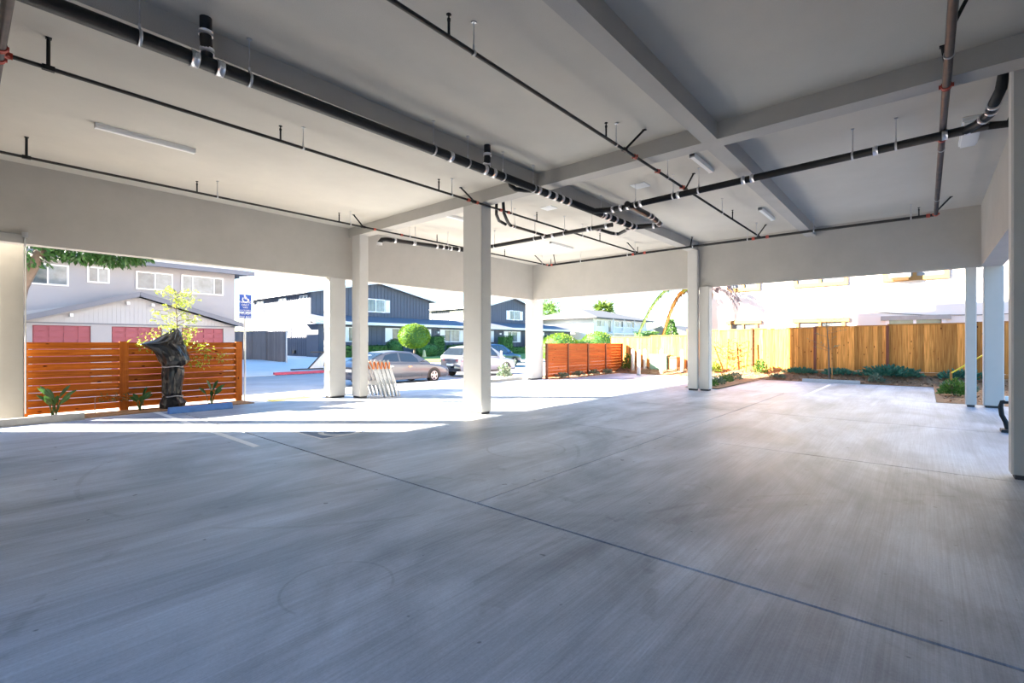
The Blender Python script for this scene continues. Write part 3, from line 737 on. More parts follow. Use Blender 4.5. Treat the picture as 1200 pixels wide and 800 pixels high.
# accessible parking sign
t = thing('parking_sign', (4.87, 13.22, 0), 'blue accessible parking sign on a steel post at the fence end', 'sign')
MB().tube([(4.87, 13.22, 0), (4.87, 13.22, 2.93)], .024, 10).lathe([(.03, 2.93), (.03, 2.96), (.012, 2.98)], 4.87, 13.22, 10).build('post', M['steel'], t)
def sign_plate(z0, z1, lines, sym):
    m = MB(); r = .02; x0, x1 = 4.87-.152, 4.87+.152
    pts = []
    for cx, cz, a0 in ((x1-r, z0+r, -90), (x1-r, z1-r, 0), (x0+r, z1-r, 90), (x0+r, z0+r, 180)):
        for k in range(4): a = math.radians(a0+30*k); pts.append((cx+r*math.cos(a), cz+r*math.sin(a)))
    m.prism(pts, 'y', 13.188, 13.193)
    o = m.build('sign_panel', M['sign_blue'], t)
    b = MB(); e = .006
    for a0, a1, b0, b1 in ((x0+.008, x1-.008, z0+.008, z0+.012), (x0+.008, x1-.008, z1-.012, z1-.008), (x0+.008, x0+.012, z0+.008, z1-.008), (x1-.012, x1-.008, z0+.008, z1-.008)):
        b.box(a0, a1, 13.1865, 13.189, b0, b1)
    b.build('border', M['white_paint'], o)
    for txt, zc, size in lines:
        cu = bpy.data.curves.new('lettering', 'FONT'); cu.body = txt; cu.size = size; cu.align_x = 'CENTER'; cu.align_y = 'CENTER'; cu.extrude = .0008
        ob = bpy.data.objects.new('lettering_tmp', cu); COL.objects.link(ob)
        dg = bpy.context.evaluated_depsgraph_get(); me = bpy.data.meshes.new_from_object(ob.evaluated_get(dg))
        bpy.data.objects.remove(ob)
        me.transform(Matrix.Translation((0, 13.1872-13.22, zc)) @ Matrix.Rotation(PI/2, 4, 'X'))
        l = bpy.data.objects.new('lettering', me); COL.objects.link(l); me.materials.append(M['white_paint'])
        l.parent = o
    if sym:
        w = MB(); oy = 13.187
        def sg(pts, wd, s, ox, oz):
            for (a, b_), (c, d) in zip(pts[:-1], pts[1:]):
                w.bar((ox+a*s, oy, oz+b_*s), (ox+c*s, oy, oz+d*s), .002, wd*s, (0,0,1)) if abs(d-b_) < abs(c-a) else w.bar((ox+a*s, oy, oz+b_*s), (ox+c*s, oy, oz+d*s), wd*s, .002, (0,1,0))
        for c in CHAIR: sg(c, .085, .26, 4.87, z1-.10)
        w.prism([(4.87-.015+.02*math.cos(k*PI/5), z1-.028+.02*math.sin(k*PI/5)) for k in range(10)], 'y', 13.186, 13.188)
        w.build('wheelchair_symbol', M['white_paint'], o)
sign_plate(2.29, 2.75, [('PARKING', 2.545, .072), ('ONLY', 2.475, .066), ('VAN', 2.41, .060), ('ACCESSIBLE', 2.335, .049)], True)
sign_plate(2.135, 2.28, [('MINIMUM', 2.245, .056), ('FINE $250', 2.175, .060)], False)

# yellow tactile mat
t = thing('tactile_mat', (6.0, 12.95, 0), 'pale yellow tactile paving mat beside the sunlit street column', 'mat')
MB().box(5.35, 6.45, 12.72, 13.3, -.003, .006).build('base', M['yellow'], t)
m = MB()
for i in range(18):
    for j in range(9): m.lathe([(.018, .006), (.012, .012)], 5.4+i*.06, 12.77+j*.06, 6)
m.build('domes', M['yellow'], t, kind='stuff')

# black plastic bags over a pedestal
def crumple(prof, cx, cy, n, amp, lobes, seed, lean=(0,0)):
    rr = random.Random(seed); m = MB(); o = []
    ph = [rr.uniform(0, 6.28) for _ in range(6)]
    for i, (r, z, sx_, ox) in enumerate(prof):
        for k in range(n):
            th = 2*PI*k/n
            q = 1+amp*(.5*math.sin(lobes*th+ph[0]+z*5)+.35*math.sin((lobes+4)*th+ph[1]-z*9)+rr.uniform(-.35, .35))
            o.append((cx+ox+r*sx_*q*math.cos(th), cy+r*q*math.sin(th), z+rr.uniform(-.012, .012)))
    fs = []
    for i in range(len(prof)-1):
        for k in range(n):
            a = i*n+k; b = i*n+(k+1)%n
            if (i+k) % 2: fs += [(a, b, b+n), (a, b+n, a+n)]
            else: fs += [(a, b, a+n), (b, b+n, a+n)]
    fs.append(list(range(n))[::-1]); fs.append([(len(prof)-1)*n+k for k in range(n)])
    return m.add(o, fs)
bx, by = 3.27, 13.12
t = thing('bagged_pedestal', (bx, by, 0), 'black plastic bags tied over a post-like pedestal before the slat fence', 'bagged pedestal')
crumple([(.17, .0, 1, 0), (.22, .05, 1.1, 0), (.235, .13, 1.1, .02), (.20, .22, 1.05, .0), (.175, .30, 1, .01)], bx, by, 22, .16, 5, 3).build('foot_bag', M['bag'], t)
crumple([(.17, .27, 1, .01), (.19, .36, 1, .0), (.195, .5, 1, .01), (.205, .62, 1, .02), (.21, .75, 1, .02), (.205, .88, 1, .03), (.185, .97, 1, .02)], bx, by, 26, .10, 6, 5).build('lower_bag', M['bag'], t)
crumple([(.185, .96, 1, .02), (.22, 1.02, 1.1, .05), (.25, 1.10, 1.15, .06), (.255, 1.2, 1.15, .03), (.24, 1.32, 1.3, -.03), (.225, 1.42, 1.7, -.12), (.20, 1.48, 2.0, -.18), (.175, 1.56, 1.55, -.06), (.14, 1.66, 1.35, .0), (.09, 1.75, 1.3, .05), (.035, 1.83, 1.3, .08)], bx, by, 30, .12, 5, 8).build('hood_bag', M['bag'], t)
m = MB()
for z, r in ((.965, .195), (.29, .19)):
    m.tube([(bx+.02+r*math.cos(a), by+r*math.sin(a), z+.01*math.sin(3*a)) for a in [2*PI*k/20 for k in range(21)]], .014, 6)
m.build('tape', M['bag_tape'], t)

# folded barricades leaning at the street column
def barricade(label, x, y, i):
    t = thing('folding_barricade', (x, y, 0), label, 'barricade', 'folding barricades leaning at the street column')
    lean = .33; H = 1.02; W = .62
    P = lambda u, h, d=0: (x + u*.0 + (1-h/H)*lean + d, y + u, h)
    for u in (0, W):
        for d, nm in ((0, 'leg'), (.045, 'rear_leg')):
            MB().bar(P(u, .0, d + (.05 if nm == 'rear_leg' else 0)), P(u, H, d*.4), .045, .02, (0, 1, 0)).build('leg', M['galv'], t)
    for h0, h1, kind in ((.78, .98, 'top'), (.33, .45, 'low')):
        a = Vector(P(0, h0, -.014)); b = Vector(P(0, h1, -.014))
        N_ = 6
        o = MB().add([P(-.04, h0, -.02), P(W+.04, h0, -.02), P(W+.04, h1, -.02), P(-.04, h1, -.02), P(-.04, h0, -.004), P(W+.04, h0, -.004), P(W+.04, h1, -.004), P(-.04, h1, -.004)],
                     [(0,1,2,3), (7,6,5,4), (0,4,5,1), (1,5,6,2), (2,6,7,3), (3,7,4,0)]).build('board', M['ply'], t)
        if kind == 'top':
            m = MB()
            for s in (-1, 1):
                for k in range(4):
                    u0 = -.04+k*.18; e = -.0215 if s < 0 else -.0025
                    m.add([P(u0, h0, e), P(min(u0+.09, W+.04), h0, e), P(min(u0+.17, W+.04), h1, e), P(min(u0+.08, W+.04), h1, e)], [(0,1,2,3)])
            m.box(x+(1-.88/H)*lean-.03, x+(1-.88/H)*lean+.01, y-.046, y-.041, .79, .97)
            m.build('reflective_stripe', M['orange'], o)
for i, lab in enumerate(('folding barricade nearest the street column, innermost of the leaning stack', 'second leaning barricade out from the street column', 'third leaning barricade, middle of the stack', 'fourth leaning barricade, next to the outermost one', 'outermost leaning barricade of the stack, farthest from the column')):
    barricade(lab, 7.475+i*.105, 11.50-.03*i, i)

# ================================================================ BOLLARDS, CABINETS at the back
for lab, x, y in (('white steel bollard standing left of the pale green cabinet, second from the left', 20.9, 10.15), ('leftmost white bollard near the end of the red slat fence', 22.25, 11.13), ('white bollard behind, between the green cabinet and the left pair', 23.0-.45, 10.62), ('white bollard in front of the pale green cabinet', 22.05, 9.55), ('rightmost white bollard beside the grooved column', 22.4, 8.68)):
    t = thing('bollard', (x, y, 0), lab, 'bollard', 'white bollards around the utility cabinets')
    MB().lathe([(.085, -.05), (.085, 1.12), (.075, 1.17), (.045, 1.20), (.01, 1.21)], x, y, 14).build('tube', M['bollard'], t)
    MB().lathe([(.12, -.05), (.115, .05), (.088, .06)], x, y, 12).build('footing', M['kerb_grey'], t)
t = thing('transformer_cabinet', (22.7, 9.85, .1), 'pale green utility transformer cabinet behind the white bollards', 'cabinet')
MB().box(22.5, 22.94, 9.5, 10.35, .16, .88).prism([(22.46, .88), (22.96, .88), (22.92, .95), (22.52, .95)], 'y', 9.46, 10.39).build('body', M['transformer'], t)
MB().box(22.42, 22.98, 9.40, 10.45, -.05, .16).build('pad', M['kerb_grey'], t)
MB().box(22.488, 22.5, 9.53, 9.91, .2, .85).build('door', M['transformer'], t)
MB().box(22.488, 22.5, 9.94, 10.32, .2, .85).build('door', M['transformer'], t)
MB().box(22.47, 22.49, 9.88, 9.90, .45, .6).build('handle', M['grey_metal'], t)
t = thing('utility_box', (22.7, 9.2, .1), 'tan brown utility box right of the pale green cabinet', 'box')
MB().box(22.6, 22.93, 9.0, 9.44, .18, .80).build('body', M['tan_box'], t)
MB().prism([(22.56, .80), (22.96, .80), (22.93, .84), (22.6, .86)], 'y', 8.97, 9.46).build('lid', M['tan_box'], t)
for lab, y in (('small tan stub beside the utility box', 8.93), ('small tan stub nearest the grooved column', 8.45)):
    tag(MB().cbox(22.55, 22.7, y-.08, y+.08, .0, .36, .02).build('stub_post', M['tan_box']), lab, 'stub post')
# white rigid posts at the driveway mouth
t = thing('marker_post', (15.9, 14.3, 0), 'slim white marker post in front of the silver car', 'post')
MB().tube([(15.9, 14.3, -.1), (15.9, 14.3, 1.10)], .04, 10).lathe([(.05, 1.1), (.05, 1.14), (.02, 1.16)], 15.9, 14.3, 10).build('pole', M['rough_white'], t)
# hose and pipe stub at the right edge behind the near column
t = thing('standpipe', (14.3, -1.22, 0), 'black bent hose on a white pipe stub at the right edge', 'standpipe')
hx, hy = 11.6, -1.0
t.location = (hx, hy, 0)
MB().tube([(hx, hy-.1, .52), (hx, hy+.015, .50), (hx, hy+.03, .42), (hx, hy+.015, .28), (hx, hy-.03, .17), (hx, hy-.06, .02)], .035, 10).build('hose', M['rubber'], t)
MB().tube([(hx, hy-.4, .56), (hx, hy-.02, .56)], .05, 10).build('pipe', M['rough_white'], t)
MB().box(hx-.12, hx+.12, hy-.3, hy+.03, 0, .05).build('foot', M['trim_black'], t)
t = thing('yellow_strap', (20.5, -1.0, 1.0), 'taut yellow tie strap behind the wide blue column', 'strap')
MB().tube([(20.6, -.62, .55), (19.6, -1.62, 1.42)], .022, 6).build('strap', M['yellow_rope'], t)
MB().box(20.57, 20.63, -.65, -.59, -.1, .6).build('stake', M['rail_wood'], t)

# ================================================================ VEHICLES
def car(name, label, loc, L, W, H, paint, prof, roofp, kind, rz=0.0, wheel_r=.32, axles=(.19, .78)):
    """prof: list of (u, z_bottom, z_shoulder) fractions along L; roofp: list of (u, z, inset) roof line; nose at +x"""
    t = thing(name, loc, label, 'car')
    hw = W/2
    m = MB(); n = 0; sec = []
    for u, zb, zs, wf in prof:
        x = (u-.5)*L; w_ = hw*wf
        half = [(w_*.90, zb), (w_*.99, zb+.10), (w_, (zb+zs)*.5), (w_*.985, zs-.10), (w_*.93, zs-.015), (w_*.72, zs+.012), (0, zs+.03)]
        sec.append([(x, y, z) for y, z in half] + [(x, -y, z) for y, z in half[::-1][1:]])
    k = len(sec[0])
    vs = [p for s_ in sec for p in s_]
    fs = []
    for i in range(len(sec)-1):
        for j in range(k): fs.append((i*k+j, (i+1)*k+j, (i+1)*k+(j+1)%k, i*k+(j+1)%k))
    fs.append(list(range(k))[::-1]); fs.append([(len(sec)-1)*k+j for j in range(k)])
    m.add(vs, fs, True)
    def put(mb, nm, mt, par=t, **kw):
        o = bpy.data.objects.new(nm, mb.mesh(nm)); o.data.materials.append(M[mt]); COL.objects.link(o); o.parent = par
        for a, b in kw.items(): o[a] = b
        return o
    put(m, 'body', paint)
    # cabin
    def zsh(x):
        u = x/L+.5
        for (a, b) in zip(prof[:-1], prof[1:]):
            if a[0] <= u <= b[0]: return a[2]+(b[2]-a[2])*(u-a[0])/(b[0]-a[0])
        return prof[-1][2]
    m = MB(); sec = []
    for u, z, ins in roofp:
        x = (u-.5)*L; zb = zsh(x)-.01; f_ = max(0, (z-zb))/(H-zb)
        wb = hw*.93; wt = wb-(hw*.93-hw*.70)*f_
        half = [(wb, zb), (wt+.012, z-.05*f_), (wt-.06, z), (0, z+.018*f_)]
        sec.append([(x, y, zz) for y, zz in half] + [(x, -y, zz) for y, zz in half[::-1][1:]])
    k = len(sec[0]); vs = [p for s_ in sec for p in s_]; fs = []
    for i in range(len(sec)-1):
        for j in range(k-1): fs.append((i*k+j, (i+1)*k+j, (i+1)*k+j+1, i*k+j+1))
    m.add(vs, fs, True); put(m, 'cabin', paint)
    # glass: side windows as panes on the cabin side, windscreen and rear window on the slopes
    def side_pt(u, q, s):
        x = (u-.5)*L; zb = zsh(x)
        zr = None
        for (a, b) in zip(roofp[:-1], roofp[1:]):
            if a[0] <= u <= b[0]: zr = a[1]+(b[1]-a[1])*(u-a[0])/max(1e-6, b[0]-a[0]); break
        f_ = max(0, (zr-zb))/(H-zb); wb = hw*.93; wt = wb-(hw*.93-hw*.70)*f_
        z = zb+(zr-.05*f_-zb)*q; y = wb+(wt+.012-wb)*q
        return (x, s*(y+.008), z)
    for s in (1, -1):
        for pane in kind['panes']:
            pts = [side_pt(u, q, s) for u, q in pane]
            mm = MB().add(pts, [list(range(len(pts)))] if s > 0 else [list(range(len(pts)))[::-1]]); put(mm, 'side_window', 'car_glass')
        for xa in axles:
            x = (xa-.5)*L
            a = MB(); pts = [(x+(wheel_r+.06)*math.cos(b), wheel_r*1.0+(wheel_r+.06)*math.sin(b)) for b in [PI*i/12-.25+.5*i/12*1 for i in range(13)]]
            a.prism(pts, 'y', s*(hw-.12) if s > 0 else -(hw+.004), (hw+.004) if s > 0 else -(hw-.12)); put(a, 'wheel_arch', 'trim_black')
            tw = MB(); n_ = 20; o_ = []
            y0, y1 = (hw-.20)*s, (hw+.012)*s
            for (r, y) in ((wheel_r*.62, y1), (wheel_r*.93, y1), (wheel_r, y1-.025*s), (wheel_r, y0), (wheel_r*.6, y0)):
                o_ += [(x+r*math.cos(2*PI*i/n_), y, wheel_r+r*math.sin(2*PI*i/n_)) for i in range(n_)]
            ff = [(i*n_+j, (i+1)*n_+j, (i+1)*n_+(j+1) % n_, i*n_+(j+1) % n_) for i in range(4) for j in range(n_)]
            tw.add(o_, [f2 if s > 0 else f2[::-1] for f2 in ff], True)
            wo = put(tw, 'wheel', 'rubber')
            rm = MB(); yr = y1-.012*s
            rm.add([(x+wheel_r*.63*math.cos(2*PI*i/n_), yr-.03*s, wheel_r+wheel_r*.63*math.sin(2*PI*i/n_)) for i in range(n_)], [list(range(n_))])
            put(rm, 'rim', 'trim_black', wo)
            sp = MB()
            for i in range(5):
                b = 2*PI*i/5+.3
                sp.bar((x, yr, wheel_r), (x+wheel_r*.6*math.cos(b), yr, wheel_r+wheel_r*.6*math.sin(b)), wheel_r*.22, .02, (0, 1, 0))
            sp.tube([(x, yr-.02*s, wheel_r), (x, yr+.012*s, wheel_r)], wheel_r*.18, 10)
            sp.tube([(x+wheel_r*.6*math.cos(2*PI*i/n_), yr, wheel_r+wheel_r*.6*math.sin(2*PI*i/n_)) for i in range(n_+1)], .018, 6)
            put(sp, 'spokes', 'alloy', wo)
        x = (kind['mirror']-.5)*L
        mm = MB().ball((x+.03, s*(hw+.10), zsh(x)+.09), .085, 8, 6, .75); mm.bar((x, s*hw*.9, zsh(x)+.04), (x+.02, s*(hw+.08), zsh(x)+.08), .04, .03); put(mm, 'mirror', paint)
        for u in kind['handles']:
            x = (u-.5)*L; put(MB().bar((x-.09, s*(hw*.995+.012), zsh(x)-.17), (x+.09, s*(hw*.995+.012), zsh(x)-.165), .022, .03), 'door_handle', 'chrome')
        for u in kind['seams']:
            x = (u-.5)*L; put(MB().bar((x, s*(hw+.001), .30), (x+.02, s*(hw*.97), zsh(x)-.06), .012, .006, (0, 1, 0)), 'door_seam', 'trim_black')
        put(MB().bar(((axles[0]-.5)*L+wheel_r+.08, s*(hw*.985), .27), ((axles[1]-.5)*L-wheel_r-.08, s*(hw*.985), .27), .03, .10), 'sill', kind.get('sill', paint))
        # lamps
        zf = zsh(L*.47)-.10
        put(MB().add([(L*.5*.985, s*hw*.52, zf-.10), (L*.5*.93, s*hw*.955, zf-.04), (L*.5*.885, s*hw*.97, zf+.05), (L*.5*.975, s*hw*.55, zf+.02)], [(0,1,2,3) if s > 0 else (3,2,1,0)]), 'headlamp', 'head_lamp')
        zr_ = zsh(-L*.48)-.14
        put(MB().add([(-L*.5*1.004, s*hw*.52, zr_-.07), (-L*.5*.97, s*hw*.95, zr_-.07), (-L*.5*.90, s*hw*1.0, zr_+.05), (-L*.5*1.0, s*hw*.56, zr_+.08)], [(3,2,1,0) if s > 0 else (0,1,2,3)]), 'tail_lamp', 'tail_lamp')
    for nm, (a, b) in (('windscreen', kind['front']), ('rear_window', kind['rear'])):
        def cp(u, s, q):
            p = side_pt(u, 1, 1); x = p[0]
            zr = None
            for (c, d) in zip(roofp[:-1], roofp[1:]):
                if c[0] <= u <= d[0]: zr = c[1]+(d[1]-c[1])*(u-c[0])/max(1e-6, d[0]-c[0]); break
            return (x + (.02 if nm == 'windscreen' else -.02), s*(abs(p[1])-.07), zr+.022)
        put(MB().add([cp(a, 1, 0), cp(b, 1, 0), cp(b, -1, 0), cp(a, -1, 0)], [(0,1,2,3), (3,2,1,0)]), nm, 'car_glass')
    put(MB().box(L*.49, L*.503, -hw*.5, hw*.5, .48, .60), 'grille', 'trim_black')
    put(MB().box(L*.485, L*.508, -hw*.75, hw*.75, .25, .36), 'bumper_vent', 'trim_black')
    put(MB().box(-L*.507, -L*.49, -hw*.85, hw*.85, .32, .48), 'rear_bumper', kind.get('sill', paint))
    put(MB().box(-L*.506, -L*.49, -.26, .26, .60, .72), 'licence_plate', 'white_paint')
    t.rotation_euler = (0, 0, rz)
    return t
SED_P = [(0, .34, .78, .80), (.02, .26, .92, .90), (.06, .24, .99, .96), (.18, .22, 1.0, 1), (.35, .20, .97, 1), (.62, .20, .93, 1), (.72, .20, .90, 1), (.84, .22, .82, .985), (.94, .22, .72, .95), (.985, .25, .62, .86), (1, .34, .52, .72)]
SED_R = [(.07, 1.0, 0), (.20, 1.28, 0), (.29, 1.42, 0), (.42, 1.46, 0), (.54, 1.42, 0), (.63, 1.25, 0), (.745, .90, 0)]
SED_K = dict(panes=[[(.215, .16), (.395, .10), (.395, .94), (.33, .94), (.26, .86)], [(.41, .10), (.605, .10), (.60, .5), (.545, .92), (.41, .94)]], mirror=.635, handles=(.30, .50), seams=(.225, .402, .63), front=(.735, .56), rear=(.09, .26))
car('sedan', 'grey sedan parked at the curb behind the leaning barricades', (13.1, 18.1, -.30), 4.9, 1.84, 1.46, 'car_grey', SED_P, SED_R, SED_K)
SUV_P = [(0, .40, .95, .84), (.015, .30, 1.05, .93), (.06, .28, 1.08, .97), (.2, .27, 1.08, 1), (.4, .26, 1.06, 1), (.66, .26, 1.02, 1), (.76, .26, .98, 1), (.88, .28, .92, .98), (.96, .28, .84, .93), (.99, .32, .72, .84), (1, .40, .62, .74)]
SUV_R = [(.015, 1.06, 0), (.06, 1.32, 0), (.12, 1.56, 0), (.26, 1.65, 0), (.44, 1.67, 0), (.56, 1.62, 0), (.66, 1.36, 0), (.77, .98, 0)]
SUV_K = dict(panes=[[(.13, .14), (.235, .10), (.235, .92), (.16, .92)], [(.25, .10), (.42, .10), (.42, .93), (.25, .93)], [(.435, .10), (.635, .10), (.63, .45), (.555, .90), (.435, .93)]], mirror=.655, handles=(.33, .53), seams=(.245, .428, .65), front=(.76, .57), rear=(.03, .11), sill='trim_black')
car('suv', 'silver compact suv parked beyond the slender middle column', (19.45, 19.15, -.30), 4.45, 1.85, 1.67, 'car_silver', SUV_P, SUV_R, SUV_K, 0, .345)
car('dark_car', 'dark navy car parked on the far side behind the silver suv', (27.6, 25.6, -.30), 4.9, 1.9, 1.72, 'car_dark', SUV_P, [(u, z*1.03, 0) for u, z, _ in SUV_R], SUV_K, 0, .36)
# small dark hand cart by the far red curb
t = thing('hand_cart', (14.2, 28.0, -.14), 'small dark cart with a slanted white panel by the red curb', 'cart')
MB().add([(14.9, 28.3, .05), (15.9, 28.3, .05), (15.9, 28.3, .95), (15.1, 28.3, .95), (14.9, 28.9, .05), (15.9, 28.9, .05), (15.9, 28.9, .95), (15.1, 28.9, .95)], [(0,1,2,3), (7,6,5,4), (0,4,5,1), (1,5,6,2), (2,6,7,3), (3,7,4,0)]).build('tray', M['trim_black'], t)
MB().add([(14.0, 28.25, -.08), (14.9, 28.25, -.08), (15.1, 28.25, .9), (14.95, 28.25, .9), (14.0, 28.3, -.08), (14.9, 28.3, -.08), (15.1, 28.3, .9), (14.95, 28.3, .9)], [(0,1,2,3), (7,6,5,4), (0,4,5,1), (1,5,6,2), (2,6,7,3), (3,7,4,0)]).build('panel', M['ply'], t)
MB().bar((13.95, 28.25, -.06), (14.95, 28.25, .95), .07, .07).build('handle', M['trim_black'], t)
MB().bar((14.1, 28.25, .95), (15.3, 28.25, .97), .08, .08).build('top_rail', M['trim_black'], t)
MB().bar((12.9, 28.2, -.06), (14.9, 28.2, -.06), .1, .08).build('base_rail', M['trim_black'], t)
for x in (15.2, 15.7): MB().tube([(x, 28.2, 0.02), (x, 28.28, 0.02)], .14, 14).build('wheel', M['rubber'], t)

# ================================================================ HOUSES
def window_y(par, x0, x1, z0, z1, y, mull=(), mt='glass', fw=.06, fm='frame_white', deep=.06, panes=None):
    """window in a wall facing -Y"""
    m = MB()
    m.box(x0, x1, y-deep, y+.01, z0, z0+fw).box(x0, x1, y-deep, y+.01, z1-fw, z1)
    m.box(x0, x0+fw, y-deep, y+.01, z0+fw, z1-fw).box(x1-fw, x1, y-deep, y+.01, z0+fw, z1-fw)
    for q in mull: m.box(x0+(x1-x0)*q-fw*.4, x0+(x1-x0)*q+fw*.4, y-deep, y+.01, z0+fw, z1-fw)
    f = m.build('window', M[fm], par)
    xs = [x0+fw*.5] + [x0+(x1-x0)*q for q in mull] + [x1-fw*.5]
    for i, (a, b) in enumerate(zip(xs[:-1], xs[1:])):
        MB().box(a, b, y-.025, y-.005, z0+fw*.5, z1-fw*.5).build('pane', M[(panes[i] if panes else mt)], f)
    return f
def window_x(par, y0, y1, z0, z1, x, mull=(), mt='glass', fw=.06, fm='frame_white', deep=.06, panes=None):
    """window in a wall facing -X"""
    m = MB()
    m.box(x-deep, x+.01, y0, y1, z0, z0+fw).box(x-deep, x+.01, y0, y1, z1-fw, z1)
    m.box(x-deep, x+.01, y0, y0+fw, z0+fw, z1-fw).box(x-deep, x+.01, y1-fw, y1, z0+fw, z1-fw)
    for q in mull: m.box(x-deep, x+.01, y0+(y1-y0)*q-fw*.4, y0+(y1-y0)*q+fw*.4, z0+fw, z1-fw)
    f = m.build('window', M[fm], par)
    ys = [y0+fw*.5] + [y0+(y1-y0)*q for q in mull] + [y1-fw*.5]
    for i, (a, b) in enumerate(zip(ys[:-1], ys[1:])):
        MB().box(x-.025, x-.005, a, b, z0+fw*.5, z1-fw*.5).build('pane', M[(panes[i] if panes else mt)], f)
    return f
# ---- white house with three rose garage doors
W = 26.15; G = 25.4
h = thing('white_house', (4, W, -.3), 'white stucco house with rose garage doors behind the slat fence', 'house')
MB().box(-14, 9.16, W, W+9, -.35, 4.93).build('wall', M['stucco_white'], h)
MB().prism([(W-.62, 4.93), (W+9.6, 4.93), (W+9.6, 5.02), (W+4.5, 5.9), (W-.62, 5.06)], 'x', -14.6, 9.85).build('roof', M['roof_grey'], h)
MB().box(-14.6, 9.85, W-.66, W-.62, 4.86, 5.07).build('fascia', M['fascia'], h)
MB().tube([(9.72, W-.6, 4.92), (9.5, W-.55, 4.80), (9.2, W-.5, 4.76)], .04, 8).build('downpipe', M['fascia_white'], h)
window_y(h, 1.80, 3.03, 3.78, 4.62, W, (.5,), panes=('glass', 'glass_pale'))
window_y(h, 3.58, 4.30, 4.0, 4.67, W, (.48,), panes=('glass', 'glass_pale'))
window_y(h, 5.19, 6.55, 3.86, 4.66, W, (.5,), panes=('glass', 'glass_pale'))
window_y(h, 6.88, 8.64, 3.82, 4.68, W, (.26, .76), panes=('glass_pale', 'glass_pale', 'glass'))
# garage front
xs = [(1.93, 3.60), (4.25, 5.97), (6.71, 8.41)]
edges = [-3.0] + [v for p in xs for v in p] + [8.90]
m = MB()
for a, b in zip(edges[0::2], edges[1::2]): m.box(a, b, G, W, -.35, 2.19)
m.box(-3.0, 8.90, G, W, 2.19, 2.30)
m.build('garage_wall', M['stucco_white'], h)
MB().box(-3.0, 8.92, G-.03, G, 2.26, 2.31).build('trim_board', M['fascia'], h)
AX = 5.14; AZ = 3.55
MB().prism([(-.3, 2.30), (8.90, 2.30), (AX, AZ-.10), (1.4, 2.62)], 'y', G, W).build('gable_wall', M['siding_white'], h)
m = MB()
for k in range(60):
    x = .2+k*.145
    zt = min(AZ-.12-(x-AX)*.32 if x > AX else AZ-.12-(AX-x)*.335, 3.4)
    if zt > 2.34: m.box(x, x+.02, G-.012, G, 2.31, zt)
m.build('batten', M['siding_white'], h, kind='stuff')
def gable_roof(name, mt, th, y0, y1, over=0):
    m = MB()
    m.prism([(AX, AZ), (AX, AZ+th), (9.22+over, 2.33+th), (9.22+over, 2.33)], 'y', y0, y1)
    m.prism([(-3.2, .78), (-3.2, .78+th), (AX, AZ+th), (AX, AZ)], 'y', y0, y1)
    return m.build(name, M[mt], h)
gable_roof('garage_roof', 'roof_grey', .10, G-.30, W)
m = MB()
for a, b in (((AX, AZ+.02), (9.24, 2.35)), ((-3.2, .80), (AX, AZ+.02))): m.bar((a[0], G-.32, a[1]), (b[0], G-.32, b[1]), .03, .20, (0, 0, 1))
m.build('barge_board', M['fascia'], h)
for x in (3.0, 4.75, 5.6, 7.2):
    z = AZ-.25-abs(x-AX)*.325
    MB().box(x-.05, x+.05, G-.28, G, z-.07, z+.05).build('bracket', M['fascia_white'], h)
for i, (a, b) in enumerate(xs):
    d = MB().box(a, b, G+.10, G+.14, -.3, 2.19).build('garage_door', M['garage_red'], h)
    for r in range(9):
        for c in range(4):
            wd = (b-a)/4
            MB().box(a+c*wd+.04, a+(c+1)*wd-.04, G+.055, G+.10, 2.15-.24*r-.17, 2.15-.24*r).build('panel', M['garage_red'], d)
for i, s_ in enumerate(range(4)):
    pass

# ---- blue grey row houses
def battens_y(par, x0, x1, y, zf, z0, step=.42, mt='blue_siding'):
    m = MB(); x = x0+.1
    while x < x1: m.box(x, x+.045, y-.03, y, z0, zf(x)); x += step
    return m.build('batten', M[mt], par, kind='stuff')
def battens_x(par, y0, y1, x, z0, z1, step=.42, mt='blue_siding'):
    m = MB(); y = y0+.1
    while y < y1: m.box(x-.03, x, y, y+.045, z0, z1); y += step
    return m.build('batten', M[mt], par, kind='stuff')
def row_house(label, x0, x1, Y, depth):
    h = thing('blue_house', ((x0+x1)/2, Y, .2), label, 'house', None)
    xm = (x0+x1)/2; ze = 6.35; zr = 7.75
    MB().prism([(x0, .1), (x1, .1), (x1, ze), (xm, zr), (x0, ze)], 'y', Y, Y+depth).build('wall', M['blue_siding'], h)
    zt = lambda x: ze+(zr-ze)*(1-abs(x-xm)/(xm-x0))-.05
    battens_y(h, x0, x1, Y, zt, 3.6)
    battens_x(h, Y, Y+depth, x0, .3, ze-.2)
    for s in (-1, 1):
        a = (xm, zr); b = (xm+s*(xm-x0+.6), ze-.12)
        m = MB().prism([(a[0], a[1]+.02), (a[0], a[1]+.16), (b[0], b[1]+.16), (b[0], b[1]+.02)] if s > 0 else [(b[0], b[1]+.02), (b[0], b[1]+.16), (a[0], a[1]+.16), (a[0], a[1]+.02)], 'y', Y-.6, Y+depth+.4)
        m.build('roof', M['roof_blue'], h)
        MB().bar((a[0], Y-.62, a[1]+.05), (b[0], Y-.62, b[1]+.05), .04, .22, (0, 0, 1)).build('barge_board', M['fascia_white'], h)
        MB().box(b[0]-.03, b[0]+.03, Y-.6, Y+depth+.4, b[1]-.05, b[1]+.15).build('eave_board', M['fascia_white'], h)
    return h
def shutter(par, x0, x1, z0, z1, y): return MB().box(x0, x1, y-.05, y, z0, z1).build('shutter', M['frame_white'], par)
h1 = row_house('large blue grey house with a sunlit side wall, behind the grey sedan', 21.8, 36.0, 43.6, 13.2)
for i, (a, b) in enumerate(((55.8, 54.0), (50.3, 48.6), (45.7, 44.2))): window_x(h1, b, a, 4.7, 6.05, 21.8, (.5,), 'glass_pale')
